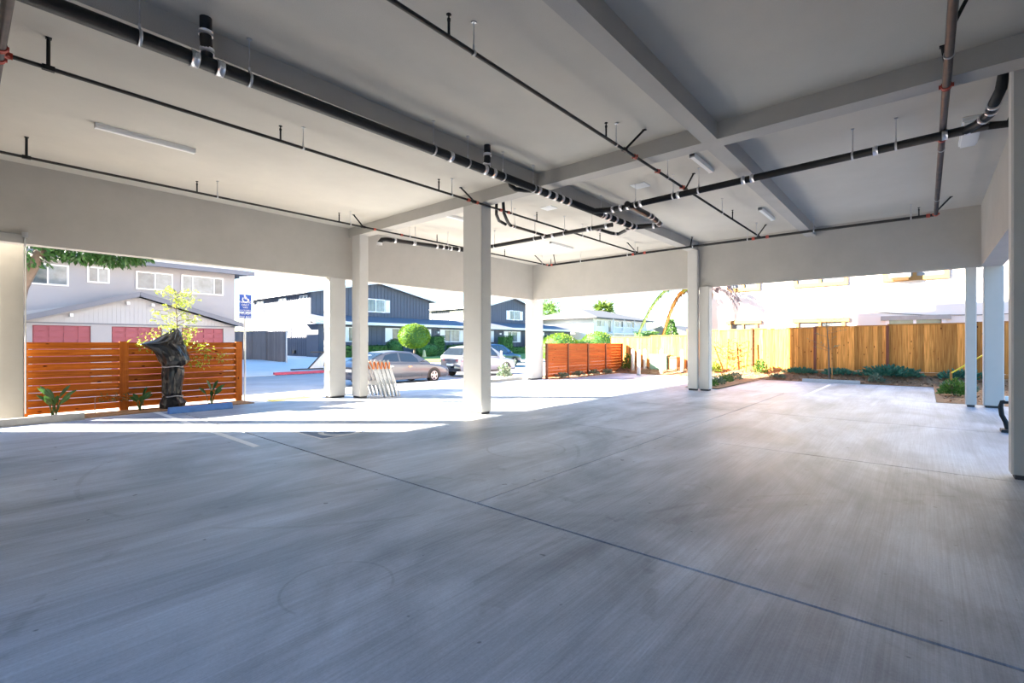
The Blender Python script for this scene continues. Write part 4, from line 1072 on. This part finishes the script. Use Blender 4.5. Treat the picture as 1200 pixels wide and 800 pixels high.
window_x(h1, 47.6, 49.1, 2.1, 2.97, 21.8, (.5,), 'glass_pale')
window_x(h1, 43.95, 44.8, 2.4, 2.96, 21.8, (), 'glass_pale')
MB().box(21.76, 21.8, 43.6, 56.8, 3.30, 3.38).build('trim_board', M['blue_siding'], h1)
window_y(h1, 27.6, 29.95, 4.72, 6.12, 43.6, (.5,), panes=('glass', 'glass_pale'), fw=.1); shutter(h1, 30.0, 30.55, 4.75, 6.08, 43.6)
for y in (46.5, 51.0): MB().box(21.6, 21.8, y, y+.5, .5, .8).build('wall_vent', M['trim_black'], h1)
h2 = row_house('far blue grey house with a lit side wall, right of the slender column', 45.4, 56.0, 43.6, 22)
window_x(h2, 46.5, 50.5, 4.7, 6.0, 45.4, (.5,), 'glass_pale')
window_x(h2, 54.5, 58.0, 4.7, 6.0, 45.4, (.5,), 'glass_pale')
window_y(h2, 50.1, 52.4, 4.72, 6.05, 43.6, (.4,), panes=('glass', 'glass_pale'), fw=.1); shutter(h2, 49.5, 50.08, 4.75, 6.0, 43.6); shutter(h2, 52.42, 53.0, 4.75, 6.0, 43.6)
# the long low wing with its skirt roof
h3 = thing('low_wing', (40, 41.2, .2), 'long low blue grey wing with white shuttered windows and a skirt roof', 'house')
MB().box(21.4, 62, 41.4, 43.6, .1, 3.35).build('wall', M['blue_siding'], h3)
battens_y(h3, 21.4, 62, 41.4, lambda x: 3.35, .2, .6)
MB().prism([(40.5, 3.28), (43.62, 4.15), (43.62, 4.25), (40.5, 3.42)], 'x', 20.6, 63).build('skirt_roof', M['roof_blue'], h3)
MB().box(20.6, 63, 40.44, 40.5, 3.24, 3.50).build('fascia', M['fascia_white'], h3)
MB().prism([(40.5, 3.24), (43.6, 3.24), (43.6, 3.28), (40.5, 3.28)], 'x', 20.6, 63).build('soffit', M['fascia_white'], h3)
for a, b, sl, sr in ((24.3, 25.9, .55, .55), (29.2, 33.4, .75, .95), (36.3, 38.7, .6, .6), (42.2, 43.6, .5, .9), (47.2, 49.2, .7, .6), (52.5, 54.5, .6, .6)):
    window_y(h3, a, b, 1.62, 3.05, 41.4, (.4,), panes=('glass', 'glass_pale'), fw=.09)
    if sl: shutter(h3, a-sl-.02, a-.02, 1.62, 3.05, 41.37)
    if sr: shutter(h3, b+.02, b+sr+.02, 1.62, 3.05, 41.37)
for x in (35.2, 45.6): MB().box(x, x+.25, 41.2, 41.4, 2.6, 2.8).build('porch_light', M['frame_white'], h3)
for x in (39.6, 50.9): MB().box(x-.06, x+.06, 40.6, 40.72, .1, 3.25).build('porch_post', M['blue_siding'], h3)

# ---- far cream house with a balcony
h = thing('cream_house', (70, 42, 0), 'far white two storey house with a hipped grey roof and balcony', 'house')
MB().box(63.5, 82, 38.3, 50, 0, 5.45).build('wall', M['neighbor'], h)
m = MB()
e = (62.3, 83.2, 37.0, 51.2); zr = 7.3
m.add([(e[0], e[2], 5.42), (e[1], e[2], 5.42), (e[1], e[3], 5.42), (e[0], e[3], 5.42), (e[0]+6.5, 44.1, zr), (e[1]-6.5, 44.1, zr), (e[0], e[2], 5.30), (e[1], e[2], 5.30), (e[1], e[3], 5.30), (e[0], e[3], 5.30)],
      [(0,1,5,4), (1,2,5), (2,3,4,5), (3,0,4), (6,7,1,0), (7,8,2,1), (8,9,3,2), (9,6,0,3), (9,8,7,6)])
m.build('roof', M['roof_grey'], h)
window_y(h, 64.4, 66.9, 4.0, 5.1, 38.3, (.5,), panes=('glass', 'glass_pale'), fw=.12)
for x in (67.9, 72.0, 76.0, 79.5): window_y(h, x, x+1.0, 3.2, 5.2, 38.3, (), 'glass', .1)
for x in (70.0, 74.2): window_y(h, x, x+1.5, 3.9, 5.1, 38.3, (.5,), 'glass_pale', .1)
MB().box(67.5, 82, 37.1, 38.3, 2.95, 3.15).build('balcony_floor', M['neighbor'], h)
b = MB().box(67.5, 82, 37.08, 37.14, 4.0, 4.1).build('balcony_rail', M['fascia_white'], h)
m = MB()
for k in range(73): m.box(67.5+k*.2, 67.56+k*.2, 37.09, 37.13, 3.15, 4.0)
m.build('baluster', M['fascia_white'], b, kind='stuff')
for x in (67.6, 71.2, 74.8, 78.4, 81.9): MB().box(x-.06, x+.06, 37.08, 37.2, 0, 5.35).build('post', M['fascia_white'], h)
# low far cottage
h = thing('cottage', (110, 47, 0), 'low distant white cottage between the far house and the palms', 'house')
MB().box(104, 118, 38, 50, 0, 3.4).build('wall', M['neighbor'], h)
MB().prism([(37, 3.3), (51, 3.3), (44, 5.6)], 'x', 103, 119).build('roof', M['roof_grey'], h)
# ---- neighbour building right behind the cedar fence
NX = 24.8
h = thing('neighbour_building', (26, 2, 0), 'tall sunlit white building with tan window trims behind the cedar fence', 'building')
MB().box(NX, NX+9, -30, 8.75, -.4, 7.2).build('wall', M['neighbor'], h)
MB().box(NX-.5, NX+9.5, -30.5, 9.3, 7.2, 7.4).build('roof', M['roof_grey'], h)
for y0, y1 in ((5.89, 7.39), (2.49, 4.52), (-.70, 1.33), (-4.4, -2.4)):
    f = window_x(h, y0, y1, 3.99, 5.5, NX, (.5,), 'glass_pale', .16, 'tan', .08)
    f = window_x(h, y0+.1, y1-.1, .95, 2.55, NX, (.5,), 'glass', .12, 'tan' if y0 > 1 else 'frame_white', .07)
    MB().box(NX-.1, NX, y0-.05, y1+.05, 2.42, 2.60).build('window_head', M['tan'] if y0 > 1 else M['kerb_grey'], h)
t = thing('window_air_conditioner', (NX, .75, 4.1), 'window air conditioner sticking out of the upper tan window', 'air conditioner')
MB().box(NX-.40, NX+.02, .44, 1.06, 4.12, 4.50).build('casing', M['white_fixture'], t)
m = MB()
for k in range(6): m.box(NX-.412, NX-.40, .48, 1.02, 4.16+k*.05, 4.185+k*.05)
m.build('grille', M['grey_metal'], t)
MB().prism([(NX-.40, 4.12), (NX, 4.12), (NX, 3.98)], 'y', .5, 1.0).build('bracket', M['tan'], t)
t = thing('wall_cable', (NX, 0, 2.9), 'thin dark cable sagging along the white building wall', 'cable')
MB().tube([(NX-.03, 2.72, 2.97), (NX-.03, 2.0, 2.88), (NX-.03, 1.0, 2.70), (NX-.03, 0, 2.60), (NX-.03, -1.5, 2.55), (NX-.03, -6, 2.6)], .013, 6).build('cable', M['trim_black'], t)

# ---- lattice mast
t = thing('lattice_mast', (40, 95, 0), 'thin lattice aerial mast rising behind the blue grey house', 'mast')
mx, my = 60.5, 109.0
t.location = (mx, my, 0)
m = MB()
for dx, dy in ((-.4, -.4), (.4, -.4), (0, .5)): m.tube([(mx+dx, my+dy, 0), (mx+dx*.6, my+dy*.6, 19.5)], .07, 5)
m.build('leg', M['grey_metal'], t)
m = MB()
for k in range(20): m.bar((mx-.4, my-.4, k), (mx+.4, my-.4, k+.9), .06, .06)
for k, l in ((13, 1.3), (15, 1.0), (16.5, 1.4), (18, .9), (19.2, .7)): m.bar((mx-l, my, k), (mx+l*.6, my, k+.2), .12, .25)
m.build('cross_arm', M['grey_metal'], t)

# ================================================================ PLANTS
def tree(name, label, base, trunk_pts, tr, blobs, mt, leaf, n, bark='bark', cat='tree', group=None, branches=(), fine=None, up=None):
    t = thing(name, base, label, cat, group)
    MB().tube(trunk_pts, tr, 8).build('trunk', M[bark], t)
    if branches:
        m = MB()
        for pts, r in branches: m.tube(pts, [r, r*.8, r*.4][:len(pts)] if len(pts) <= 3 else r, 5)
        m.build('branch', M[bark], t)
    m = MB()
    tot = sum(b[3] for b in blobs)
    for c, r3, _, wgt in [(b[0], b[1], b[2], b[3]) for b in blobs]:
        for _k in range(int(n*wgt/tot)):
            d = Vector((R.gauss(0, 1), R.gauss(0, 1), R.gauss(0, 1))).normalized()
            q = R.random()**.35
            p = Vector(c)+Vector((d.x*r3[0], d.y*r3[1], d.z*r3[2]))*q
            m.leaf(p, d+Vector((R.uniform(-.7, .7), R.uniform(-.7, .7), R.uniform(-.8, .3))), leaf*R.uniform(.7, 1.3), leaf*R.uniform(.4, .6))
    m.build('leaves', M[mt], t, kind='stuff')
    return t
# tree at the left edge
tree('street_tree', 'dark leaved tree leaning over the white house at the left edge', (1.0, 19.6, -.3), [(.85, 19.7, -.3), (1.0, 19.65, 1.5), (1.25, 19.6, 3.1), (1.70, 19.5, 4.3), (1.95, 19.45, 5.2)], [.22, .20, .17, .14, .09],
     [((1.35, 19.5, 4.25), (.65, .8, .60), 0, 3), ((2.5, 19.3, 4.32), (.8, .6, .36), 0, 3.2), ((3.3, 19.2, 4.30), (.7, .5, .34), 0, 2.8), ((3.9, 19.1, 4.36), (.35, .4, .22), 0, 1), ((1.7, 19.6, 5.3), (1.9, 1.3, .7), 0, 4)],
     'leaf_dark', .20, 2300, 'bark_pale', branches=[([(1.7, 19.5, 4.2), (2.6, 19.35, 4.6), (4.2, 19.15, 4.5)], .06)])
# bright young tree behind the bags
sap = thing('young_tree', (3.42, 13.34, 0), 'young yellow green sapling rising behind the black plastic bags', 'tree')
MB().tube([(3.42, 13.34, 0), (3.44, 13.34, 1.2), (3.42, 13.33, 2.1), (3.38, 13.33, 2.75)], [.02, .016, .011, .005], 6).build('trunk', M['bark_pale'], sap)
mb = MB(); ml = MB()
for k in range(58):
    h0 = R.uniform(1.3, 2.72); a = R.uniform(0, 2*PI); l = R.uniform(.25, .62)*(1.15-.25*(h0-1.1))
    p0 = Vector((3.42, 13.34, h0)); d = Vector((math.cos(a), math.sin(a)*.55, R.uniform(.05, .55)))
    p1 = p0+d*l; mb.tube([p0, p0.lerp(p1, .5)+Vector((0, 0, .03)), p1], [.006, .004, .002], 4)
    for j in range(14):
        q = p0.lerp(p1, R.uniform(.35, 1.1))+Vector((R.uniform(-.05, .05), R.uniform(-.05, .05), R.uniform(-.07, .04)))
        ml.leaf(q, (R.uniform(-1, 1), R.uniform(-1, 1), R.uniform(-.9, .3)), R.uniform(.05, .10), R.uniform(.02, .036))
for side in ((-.75, -.05, 1.55), (.62, -.12, 1.45), (.95, -.1, 1.2), (-.4, .0, 1.6), (.55, -.1, 1.0)):
    p1 = Vector((3.42+side[0], 13.34+side[1], side[2])); p0 = Vector((3.42, 13.34, 1.25))
    mb.tube([p0, p0.lerp(p1, .6)+Vector((0, 0, .12)), p1], [.007, .005, .002], 4)
    for j in range(46):
        q = p0.lerp(p1, R.uniform(.55, 1.05))+Vector((R.uniform(-.10, .10), R.uniform(-.06, .06), R.uniform(-.14, .10)))
        ml.leaf(q, (R.uniform(-1, 1), R.uniform(-1, 1), R.uniform(-1, .2)), R.uniform(.05, .11), R.uniform(.022, .04))
mb.build('branch', M['bark_pale'], sap); ml.build('leaves', M['leaf_yellow'], sap, kind='stuff')
# broad leaved plants in front of the slat fence
def big_leaf_plant(label, x, y, n, h, seed, lean=0):
    rr = random.Random(seed)
    t = thing('broadleaf_plant', (x, y, .02), label, 'plant', 'broad leaved plants before the slat fence')
    for k in range(n):
        a = rr.uniform(0, 2*PI) if k else PI/2; tilt = rr.uniform(.05, .38); hh = h*rr.uniform(.55, 1.0)
        d = Vector((math.cos(a)*tilt+lean*rr.random(), math.sin(a)*tilt*.5, 1)).normalized()
        p0 = Vector((x+rr.uniform(-.04, .04), y+rr.uniform(-.03, .03), 0)); p1 = p0+d*hh*.5
        L = hh*.55; wd = rr.uniform(.06, .09)
        d2 = (d+Vector((math.cos(a)*.5+lean*.4, math.sin(a)*.25, -.05))).normalized()
        side = d2.cross(Vector((math.sin(a)*.5, -1, .2))).normalized(); nrm = side.cross(d2)
        m = MB().tube([p0, p1], [.012, .007], 5)
        rows = [(0, .15), (.25, .8), (.5, 1), (.75, .75), (1, .02)]
        vs = []
        for q, wf in rows:
            c = p1+d2*L*q-Vector((0, 0, 1))*L*.25*q*q
            vs += [c-side*wd/2*wf+nrm*.015*wf, c, c+side*wd/2*wf+nrm*.015*wf]
        m.add(vs, [f for i in range(4) for f in ((i*3, i*3+1, i*3+4, i*3+3), (i*3+1, i*3+2, i*3+5, i*3+4))], True)
        m.build('leaf', M['leaf_dark'], t)
big_leaf_plant('broad leaved plant at the left end of the slat fence, near the pillar', 1.32, 13.22, 11, .80, 4)
big_leaf_plant('broad leaved plant beside the middle fence post, left of the bags', 2.72, 13.20, 9, .66, 9, .2)
big_leaf_plant('broad leaved plant behind the blue wheel stop, right of the bags', 4.05, 13.12, 8, .72, 17, .25)
t = thing('drooping_twig', (1.95, 13.3, 0), 'thin drooping bare plant between the two left broad leaved plants', 'plant')
MB().tube([(1.95, 13.3, 0), (1.95, 13.3, .33), (1.98, 13.3, .38), (2.2, 13.28, .37), (2.45, 13.26, .30)], [.009, .008, .007, .006, .003], 5).build('stem', M['bark'], t)
m = MB()
for k in range(70): m.leaf((R.uniform(2.0, 2.55), R.uniform(13.2, 13.3), R.uniform(.24, .42)), (R.uniform(-1, 1), R.uniform(-1, 1), R.uniform(-1, .3)), R.uniform(.04, .07), .02)
m.build('leaves', M['leaf_dark'], t, kind='stuff')
# shrubs
def shrub(label, c, r3, mt, leaf, n, group=None, cat='shrub', name='shrub', core=None):
    t = thing(name, (c[0], c[1], c[2]), label, cat, group)
    ms = MB()
    for k in range(5):
        a = R.uniform(0, 6.28); ms.tube([(c[0], c[1], c[2]), (c[0]+.5*r3[0]*math.cos(a), c[1]+.5*r3[1]*math.sin(a), c[2]+r3[2]*.8)], .012, 4)
    ms.build('stem', M['bark'], t)
    m = MB()
    for k in range(n):
        d = Vector((R.gauss(0, 1), R.gauss(0, 1), abs(R.gauss(0, 1)))).normalized(); q = R.random()**.4
        p = Vector(c)+Vector((d.x*r3[0]*q, d.y*r3[1]*q, .03+d.z*r3[2]*q))
        m.leaf(p, d+Vector((R.uniform(-.8, .8), R.uniform(-.8, .8), R.uniform(-.1, .8))), leaf*R.uniform(.7, 1.3), leaf*.5)
    m.build('leaves', M[mt], t, kind='stuff')
    return t
GR = 'low shrubs in the mulch beds'
zf = zbed
shrub('bright green shrub beside the narrow post column', (18.4, -.62, .01), (.38, .32, .42), 'leaf_mid', .11, 420, GR)
shrub('dark low shrub behind the bright green one, right bed', (19.8, -.75, .01), (.50, .45, .30), 'leaf_grey', .10, 380, GR)
shrub('blue green leafy clump against the cedar fence, largest of the row', (22.6, 1.0, zf(22.6, 1)), (.35, .95, .36), 'leaf_teal', .15, 620, GR)
shrub('second blue green clump further right along the cedar fence', (22.6, -1.0, zf(22.6, 0)), (.3, .7, .25), 'leaf_teal', .14, 360, GR)
shrub('low green ground cover left of the bare sapling', (22.6, 3.9, zf(22.6, 0)), (.25, .6, .18), 'leaf_teal', .12, 340, GR)
shrub('low green ground cover right of the bare sapling', (22.55, 2.55, zf(22.6, 0)), (.25, .55, .2), 'leaf_teal', .12, 340, GR)
shrub('small grey green tuft just behind the far wheel stop, right end', (22.0, 1.35, .06), (.2, .22, .28), 'leaf_grey', .09, 200, GR)
shrub('upright dark green shrub by the first dark fence post', (22.5, 5.35, zf(22.5, 0)), (.22, .28, .55), 'leaf_mid', .11, 320, GR)
shrub('bright lit green tuft below the rusty climber', (22.45, 7.25, zf(22.4, 0)), (.2, .3, .40), 'leaf_bright', .11, 260, GR)
shrub('small tuft at the slab corner before the cedar fence', (22.0, 4.6, .05), (.18, .3, .14), 'leaf_grey', .09, 160, GR)
for i, (x, y, l) in enumerate(((16.7, 5.55, 'green tuft right beside the grooved column base'), (17.7, 5.6, 'second green tuft along the narrow mulch strip'), (18.9, 5.7, 'third green tuft along the narrow mulch strip'), (20.4, 5.8, 'last green tuft at the far end of the narrow mulch strip'))):
    shrub(l, (x, y, .03), (.36, .28, .24), 'leaf_grey' if i % 2 else 'leaf_mid', .09, 260, GR)
for i, (x, l) in enumerate(((17.0, 'tuft under the first panel of the red slat fence'), (18.3, 'tuft under the second panel of the red slat fence'), (19.6, 'tuft under the third panel of the red slat fence'), (20.9, 'tuft under the last panel of the red slat fence'))):
    shrub(l, (x, 11.78, .01), (.45, .18, .20), 'leaf_grey', .08, 240, GR)
shrub('upright shrub in the corner of the red and the cedar fence', (22.5, 11.55, .15), (.28, .25, .75), 'leaf_mid', .12, 340, GR)
shrub('pale spiky plant in the low planter, left one', (13.1, 12.95, .10), (.22, .2, .40), 'leaf_grey', .16, 120, GR)
shrub('pale leafy plant in the low planter beside the corner column', (14.6, 12.95, .10), (.35, .25, .50), 'leaf_grey', .13, 260, GR)
# sparse young trees in the back bed
t = thing('young_tree', (21.98, 2.8, .05), 'sparse young tree with a straight stem before the cedar fence', 'tree')
MB().tube([(21.98, 2.8, .0), (21.99, 2.82, 1.3), (22.0, 2.9, 2.35)], [.03, .024, .008], 6).build('trunk', M['bark_pale'], t)
MB().tube([(21.9, 2.7, 0), (21.9, 2.7, 1.9)], .02, 6).build('stake', M['rail_wood'], t)
mb = MB(); m = MB()
for k in range(16):
    h0 = R.uniform(1.2, 2.3); a = R.uniform(0, 6.28); p0 = Vector((21.99, 2.83, h0)); p1 = p0+Vector((math.cos(a)*.2, math.sin(a)*.75, R.uniform(.15, .5)))*R.uniform(.5, 1)
    mb.tube([p0, p1], [.006, .002], 4)
    for j in range(5): m.leaf(p0.lerp(p1, R.uniform(.4, 1)), (R.uniform(-1, 1), R.uniform(-1, 1), R.uniform(-.5, 1)), .07, .022)
mb.build('branch', M['bark'], t); m.build('leaves', M['leaf_grey'], t, kind='stuff')
t = thing('climbing_plant', (22.6, 6.6, .25), 'rusty leaved climber on slanted stakes against the cedar fence', 'plant')
for a, b in (((22.6, 7.35, .2), (22.7, 7.75, 1.55)), ((22.6, 6.75, .2), (22.75, 6.7, 1.7)), ((22.6, 5.95, .2), (22.75, 5.85, 1.6))): MB().bar(a, b, .04, .03).build('stake', M['post_wood'], t)
mb = MB(); m = MB()
for k in range(22):
    h0 = R.uniform(.3, 1.5); y0 = 6.75+R.uniform(-.2, .3); a = R.choice((-1, 1)); p0 = Vector((22.72, y0, h0)); p1 = p0+Vector((R.uniform(-.1, .05), a*R.uniform(.2, .8), R.uniform(.1, .5)))
    mb.tube([p0, p1], [.009, .003], 4)
    for j in range(11): m.leaf(p0.lerp(p1, R.uniform(.2, 1)), (R.uniform(-1, .2), R.uniform(-1, 1), R.uniform(-.6, .8)), .085, .035)
mb.build('vine', M['bark'], t); m.build('leaves', M['leaf_orange'], t, kind='stuff')
# palms behind the cedar fence
def frond(m, base, tip, sag, n, ll, mt_w=.03):
    base = Vector(base); tip = Vector(tip); pts = []
    for i in range(n+1):
        q = i/n; p = base.lerp(tip, q)+Vector((0, 0, sag*4*q*(1-q)))
        pts.append(p)
    m.tube(pts, [.025*(1-.8*i/n)+.004 for i in range(n+1)], 5)
    for i in range(1, n+1):
        d = (pts[i]-pts[i-1]).normalized(); side = d.cross(Vector((0, 0, 1))).normalized()
        for s in (-1, 1):
            for e in range(3):
                p = pts[i-1].lerp(pts[i], e/3)
                m.leaf(p, side*s*.8+d*.5+Vector((0, 0, -.55+R.uniform(-.25, .2))), ll*R.uniform(.8, 1.2)*(1-.4*(i/n)), mt_w, (0, 0, 1))
t = thing('palm_tree', (24.0, 9.45, 0), 'arching palm behind the grooved column with green and orange fronds', 'palm')
MB().tube([(24.0, 8.90, -.2), (24.0, 8.90, 2.0), (24.0, 8.92, 4.2)], [.14, .12, .11], 10).build('trunk', M['bark_pale'], t)
c = Vector((24.0, 8.92, 4.2))
for tip, sag, mt in (((23.6, 11.5, 2.0), 1.08, 'frond_green'), ((23.8, 10.45, 1.0), 1.0, 'frond_orange'), ((23.4, 10.4, 5.6), .5, 'frond_green'), ((25.2, 10.2, 4.8), .7, 'frond_green')):
    m = MB(); frond(m, c, tip, sag, 16, .50, .075); m.build('frond', M[mt], t)
t = thing('palm_tree', (24.0, 7.92, 0), 'slender thin trunked palm with dry drooping fronds by the white building', 'palm')
MB().tube([(24.0, 7.92, -.2), (24.0, 7.92, 3.7), (24.0, 7.9, 4.1)], [.07, .06, .05], 8).build('trunk', M['bark'], t)
MB().tube([(24.0, 7.92, 3.55), (24.0, 7.91, 3.9), (24.0, 7.9, 4.4)], [.08, .13, .06], 8).build('crown_shaft', M['frond_orange'], t)
c = Vector((24.0, 7.85, 4.15))
for tip, sag, mt in (((23.9, 6.35, 3.0), .42, 'frond_grey'), ((23.8, 6.7, 3.2), .40, 'frond_grey'), ((24.1, 6.6, 3.5), .5, 'frond_grey'), ((24.0, 8.3, 5.4), .3, 'frond_grey')):
    m = MB(); frond(m, c, tip, sag, 12, .40, .05); m.build('frond', M[mt], t)
def fan_palm(label, x, y, h, r):
    t = thing('fan_palm', (x, y, 0), label, 'palm', None)
    MB().tube([(x, y, 0), (x+.2, y, h*.5), (x, y, h)], [.35, .28, .25], 8).build('trunk', M['bark'], t)
    m = MB()
    for k in range(170):
        d = Vector((R.gauss(0, 1), R.gauss(0, 1), R.gauss(.3, .8))).normalized()
        m.leaf(Vector((x, y, h))+d*r*.25, d+Vector((0, 0, -.15)), r*R.uniform(.6, 1), r*.16)
    m.build('leaves', M['frond_green'], t, kind='stuff')
fan_palm('fan palm crown rising over the ridge of the far white house', 95.5, 55.0, 9.0, 2.6)
fan_palm('pale fan palm over the left end of the far white house', 84.0, 62.6, 8.2, 2.8)
t = thing('conifer', (105, 43.5, 0), 'distant pointed conifer between the far house and the grooved column', 'tree')
cx, cy = 97.5, 40.2
t.location = (cx, cy, 0)
MB().tube([(cx, cy, 0), (cx, cy, 6.4)], [.3, .05], 6).build('trunk', M['bark'], t)
m = MB()
for k in range(700):
    q = R.random(); z = 1.0+5.6*q; r = 1.9*(1-q)+.08; a = R.uniform(0, 6.28); rr = r*R.random()**.4
    m.leaf((cx+rr*math.cos(a), cy+rr*math.sin(a), z), (math.cos(a), math.sin(a), -.3), .7, .25)
m.build('needles', M['leaf_mid'], t, kind='stuff')
# clipped topiary, hedges and balls in front of the houses
def clipped(name, label, c, r3, mt, n, leaf, trunk=None, cat='shrub', box=False, group=None):
    t = thing(name, (c[0], c[1], .15), label, cat, group)
    if trunk: MB().tube([(c[0], c[1], .05), (c[0]+.03, c[1], c[2]-r3[2]*.4)], trunk, 8).build('trunk', M['bark_pale'], t)
    m = MB()
    if box: m.box(c[0]-r3[0]*.94, c[0]+r3[0]*.94, c[1]-r3[1]*.94, c[1]+r3[1]*.94, c[2]-r3[2], c[2]+r3[2]*.95)
    else:
        k0 = len(m.v); m.ball((0, 0, 0), 1, 16, 10, 1)
        m.v = [(c[0]+x*r3[0]*.92, c[1]+y*r3[1]*.92, c[2]+z*r3[2]*.92) for x, y, z in m.v]
    m.build('inner_mass', M['hedge'], t)
    m = MB()
    for k in range(n):
        if box:
            ax = R.choice((0, 1, 2, 2)); p = [R.uniform(-1, 1) for _ in range(3)]; p[ax if ax < 2 else 1] = -1 if ax != 0 else R.choice((-1, 1))
            if R.random() < .25: p[2] = 1
            d = Vector((p[0]*.3, p[1], p[2]*.3)) if ax else Vector((p[0], -.2, 0))
        else:
            d = Vector((R.gauss(0, 1), R.gauss(0, 1), R.gauss(0, 1))).normalized(); p = d*R.uniform(.9, 1.0)
        m.leaf((c[0]+p[0]*r3[0], c[1]+p[1]*r3[1], c[2]+p[2]*r3[2]), d+Vector((R.uniform(-.6, .6), R.uniform(-.6, .6), R.uniform(-.3, .6))), leaf*R.uniform(.7, 1.3), leaf*.55)
    m.build('leaves', M[mt], t, kind='stuff')
    return t
clipped('topiary_tree', 'round bright green topiary tree behind the grey sedan', (25.6, 33.0, 2.1), (1.32, 1.32, 1.02), 'leaf_bright', 3000, .13, .09, 'tree')
clipped('hedge', 'low clipped hedge under the shuttered window, left of the topiary', (24.0, 39.0, .72), (2.9, .5, .55), 'leaf_dark', 1500, .13, None, 'hedge', True)
clipped('hedge', 'rounded dark bush just left behind the topiary', (28.0, 39.2, .95), (.9, .7, .95), 'leaf_dark', 800, .14, None, 'hedge')
clipped('hedge', 'low rounded hedge right behind the topiary trunk', (31.5, 38.4, .72), (1.6, .6, .72), 'leaf_dark', 900, .14, None, 'hedge')
clipped('hedge', 'tall clipped hedge block right of the topiary', (34.0, 39.9, 1.1), (.75, .4, 1.15), 'leaf_dark', 900, .13, None, 'hedge', True)
clipped('hedge', 'dark low hedge behind the silver suv', (38.0, 40.0, .65), (2.3, .5, .65), 'leaf_dark', 900, .14, None, 'hedge', True)
clipped('hedge', 'square hedge block right of the slender column', (45.0, 39.8, 1.25), (.9, .5, 1.1), 'leaf_dark', 700, .14, None, 'hedge', True)
clipped('hedge', 'square dark hedge block beside the white corner column', (51.6, 39.8, 1.25), (1.2, .5, 1.2), 'leaf_dark', 700, .14, None, 'hedge', True)
clipped('hedge', 'low hedge behind the dark navy car', (48.0, 40.2, .5), (2.0, .4, .5), 'leaf_dark', 500, .14, None, 'hedge', True)
clipped('shrub', 'big bright round bush above the left end of the red slat fence', (27.5, 19.3, 1.1), (1.45, 1.3, 1.05), 'leaf_bright', 2200, .13)
clipped('shrub', 'bright round bush above the right end of the red slat fence', (35.5, 21.0, 1.3), (1.5, 1.4, 1.15), 'leaf_bright', 2000, .14)
clipped('hedge', 'low bright hedge between the two round bushes over the red fence', (31.2, 20.8, .85), (2.2, .5, .85), 'leaf_mid', 900, .13, None, 'hedge', True)
clipped('hedge', 'distant dark hedge above the cedar fence end', (63, 29.5, 1.4), (2.6, .6, 1.6), 'leaf_mid', 900, .25, None, 'hedge', True)
tree('street_tree', 'green tree crown behind the white corner column', (75, 55.5, 0), [(75, 55.5, 0), (75, 55.5, 5)], [.35, .25], [((75, 55.5, 7.2), (3.0, 3.0, 3.2), 0, 1)], 'leaf_mid', .45, 900, 'bark')
t = thing('lawn_marker', (29.9, 37.0, .15), 'small pale cone on the lawn between sedan and suv', 'cone')
MB().lathe([(.22, .12), (.2, .2), (.1, .75), (.06, .85)], 29.9, 37.0, 10).build('cone_body', M['cone'], t)
MB().box(29.65, 30.15, 36.75, 37.25, .1, .16).build('cone_base', M['cone'], t)
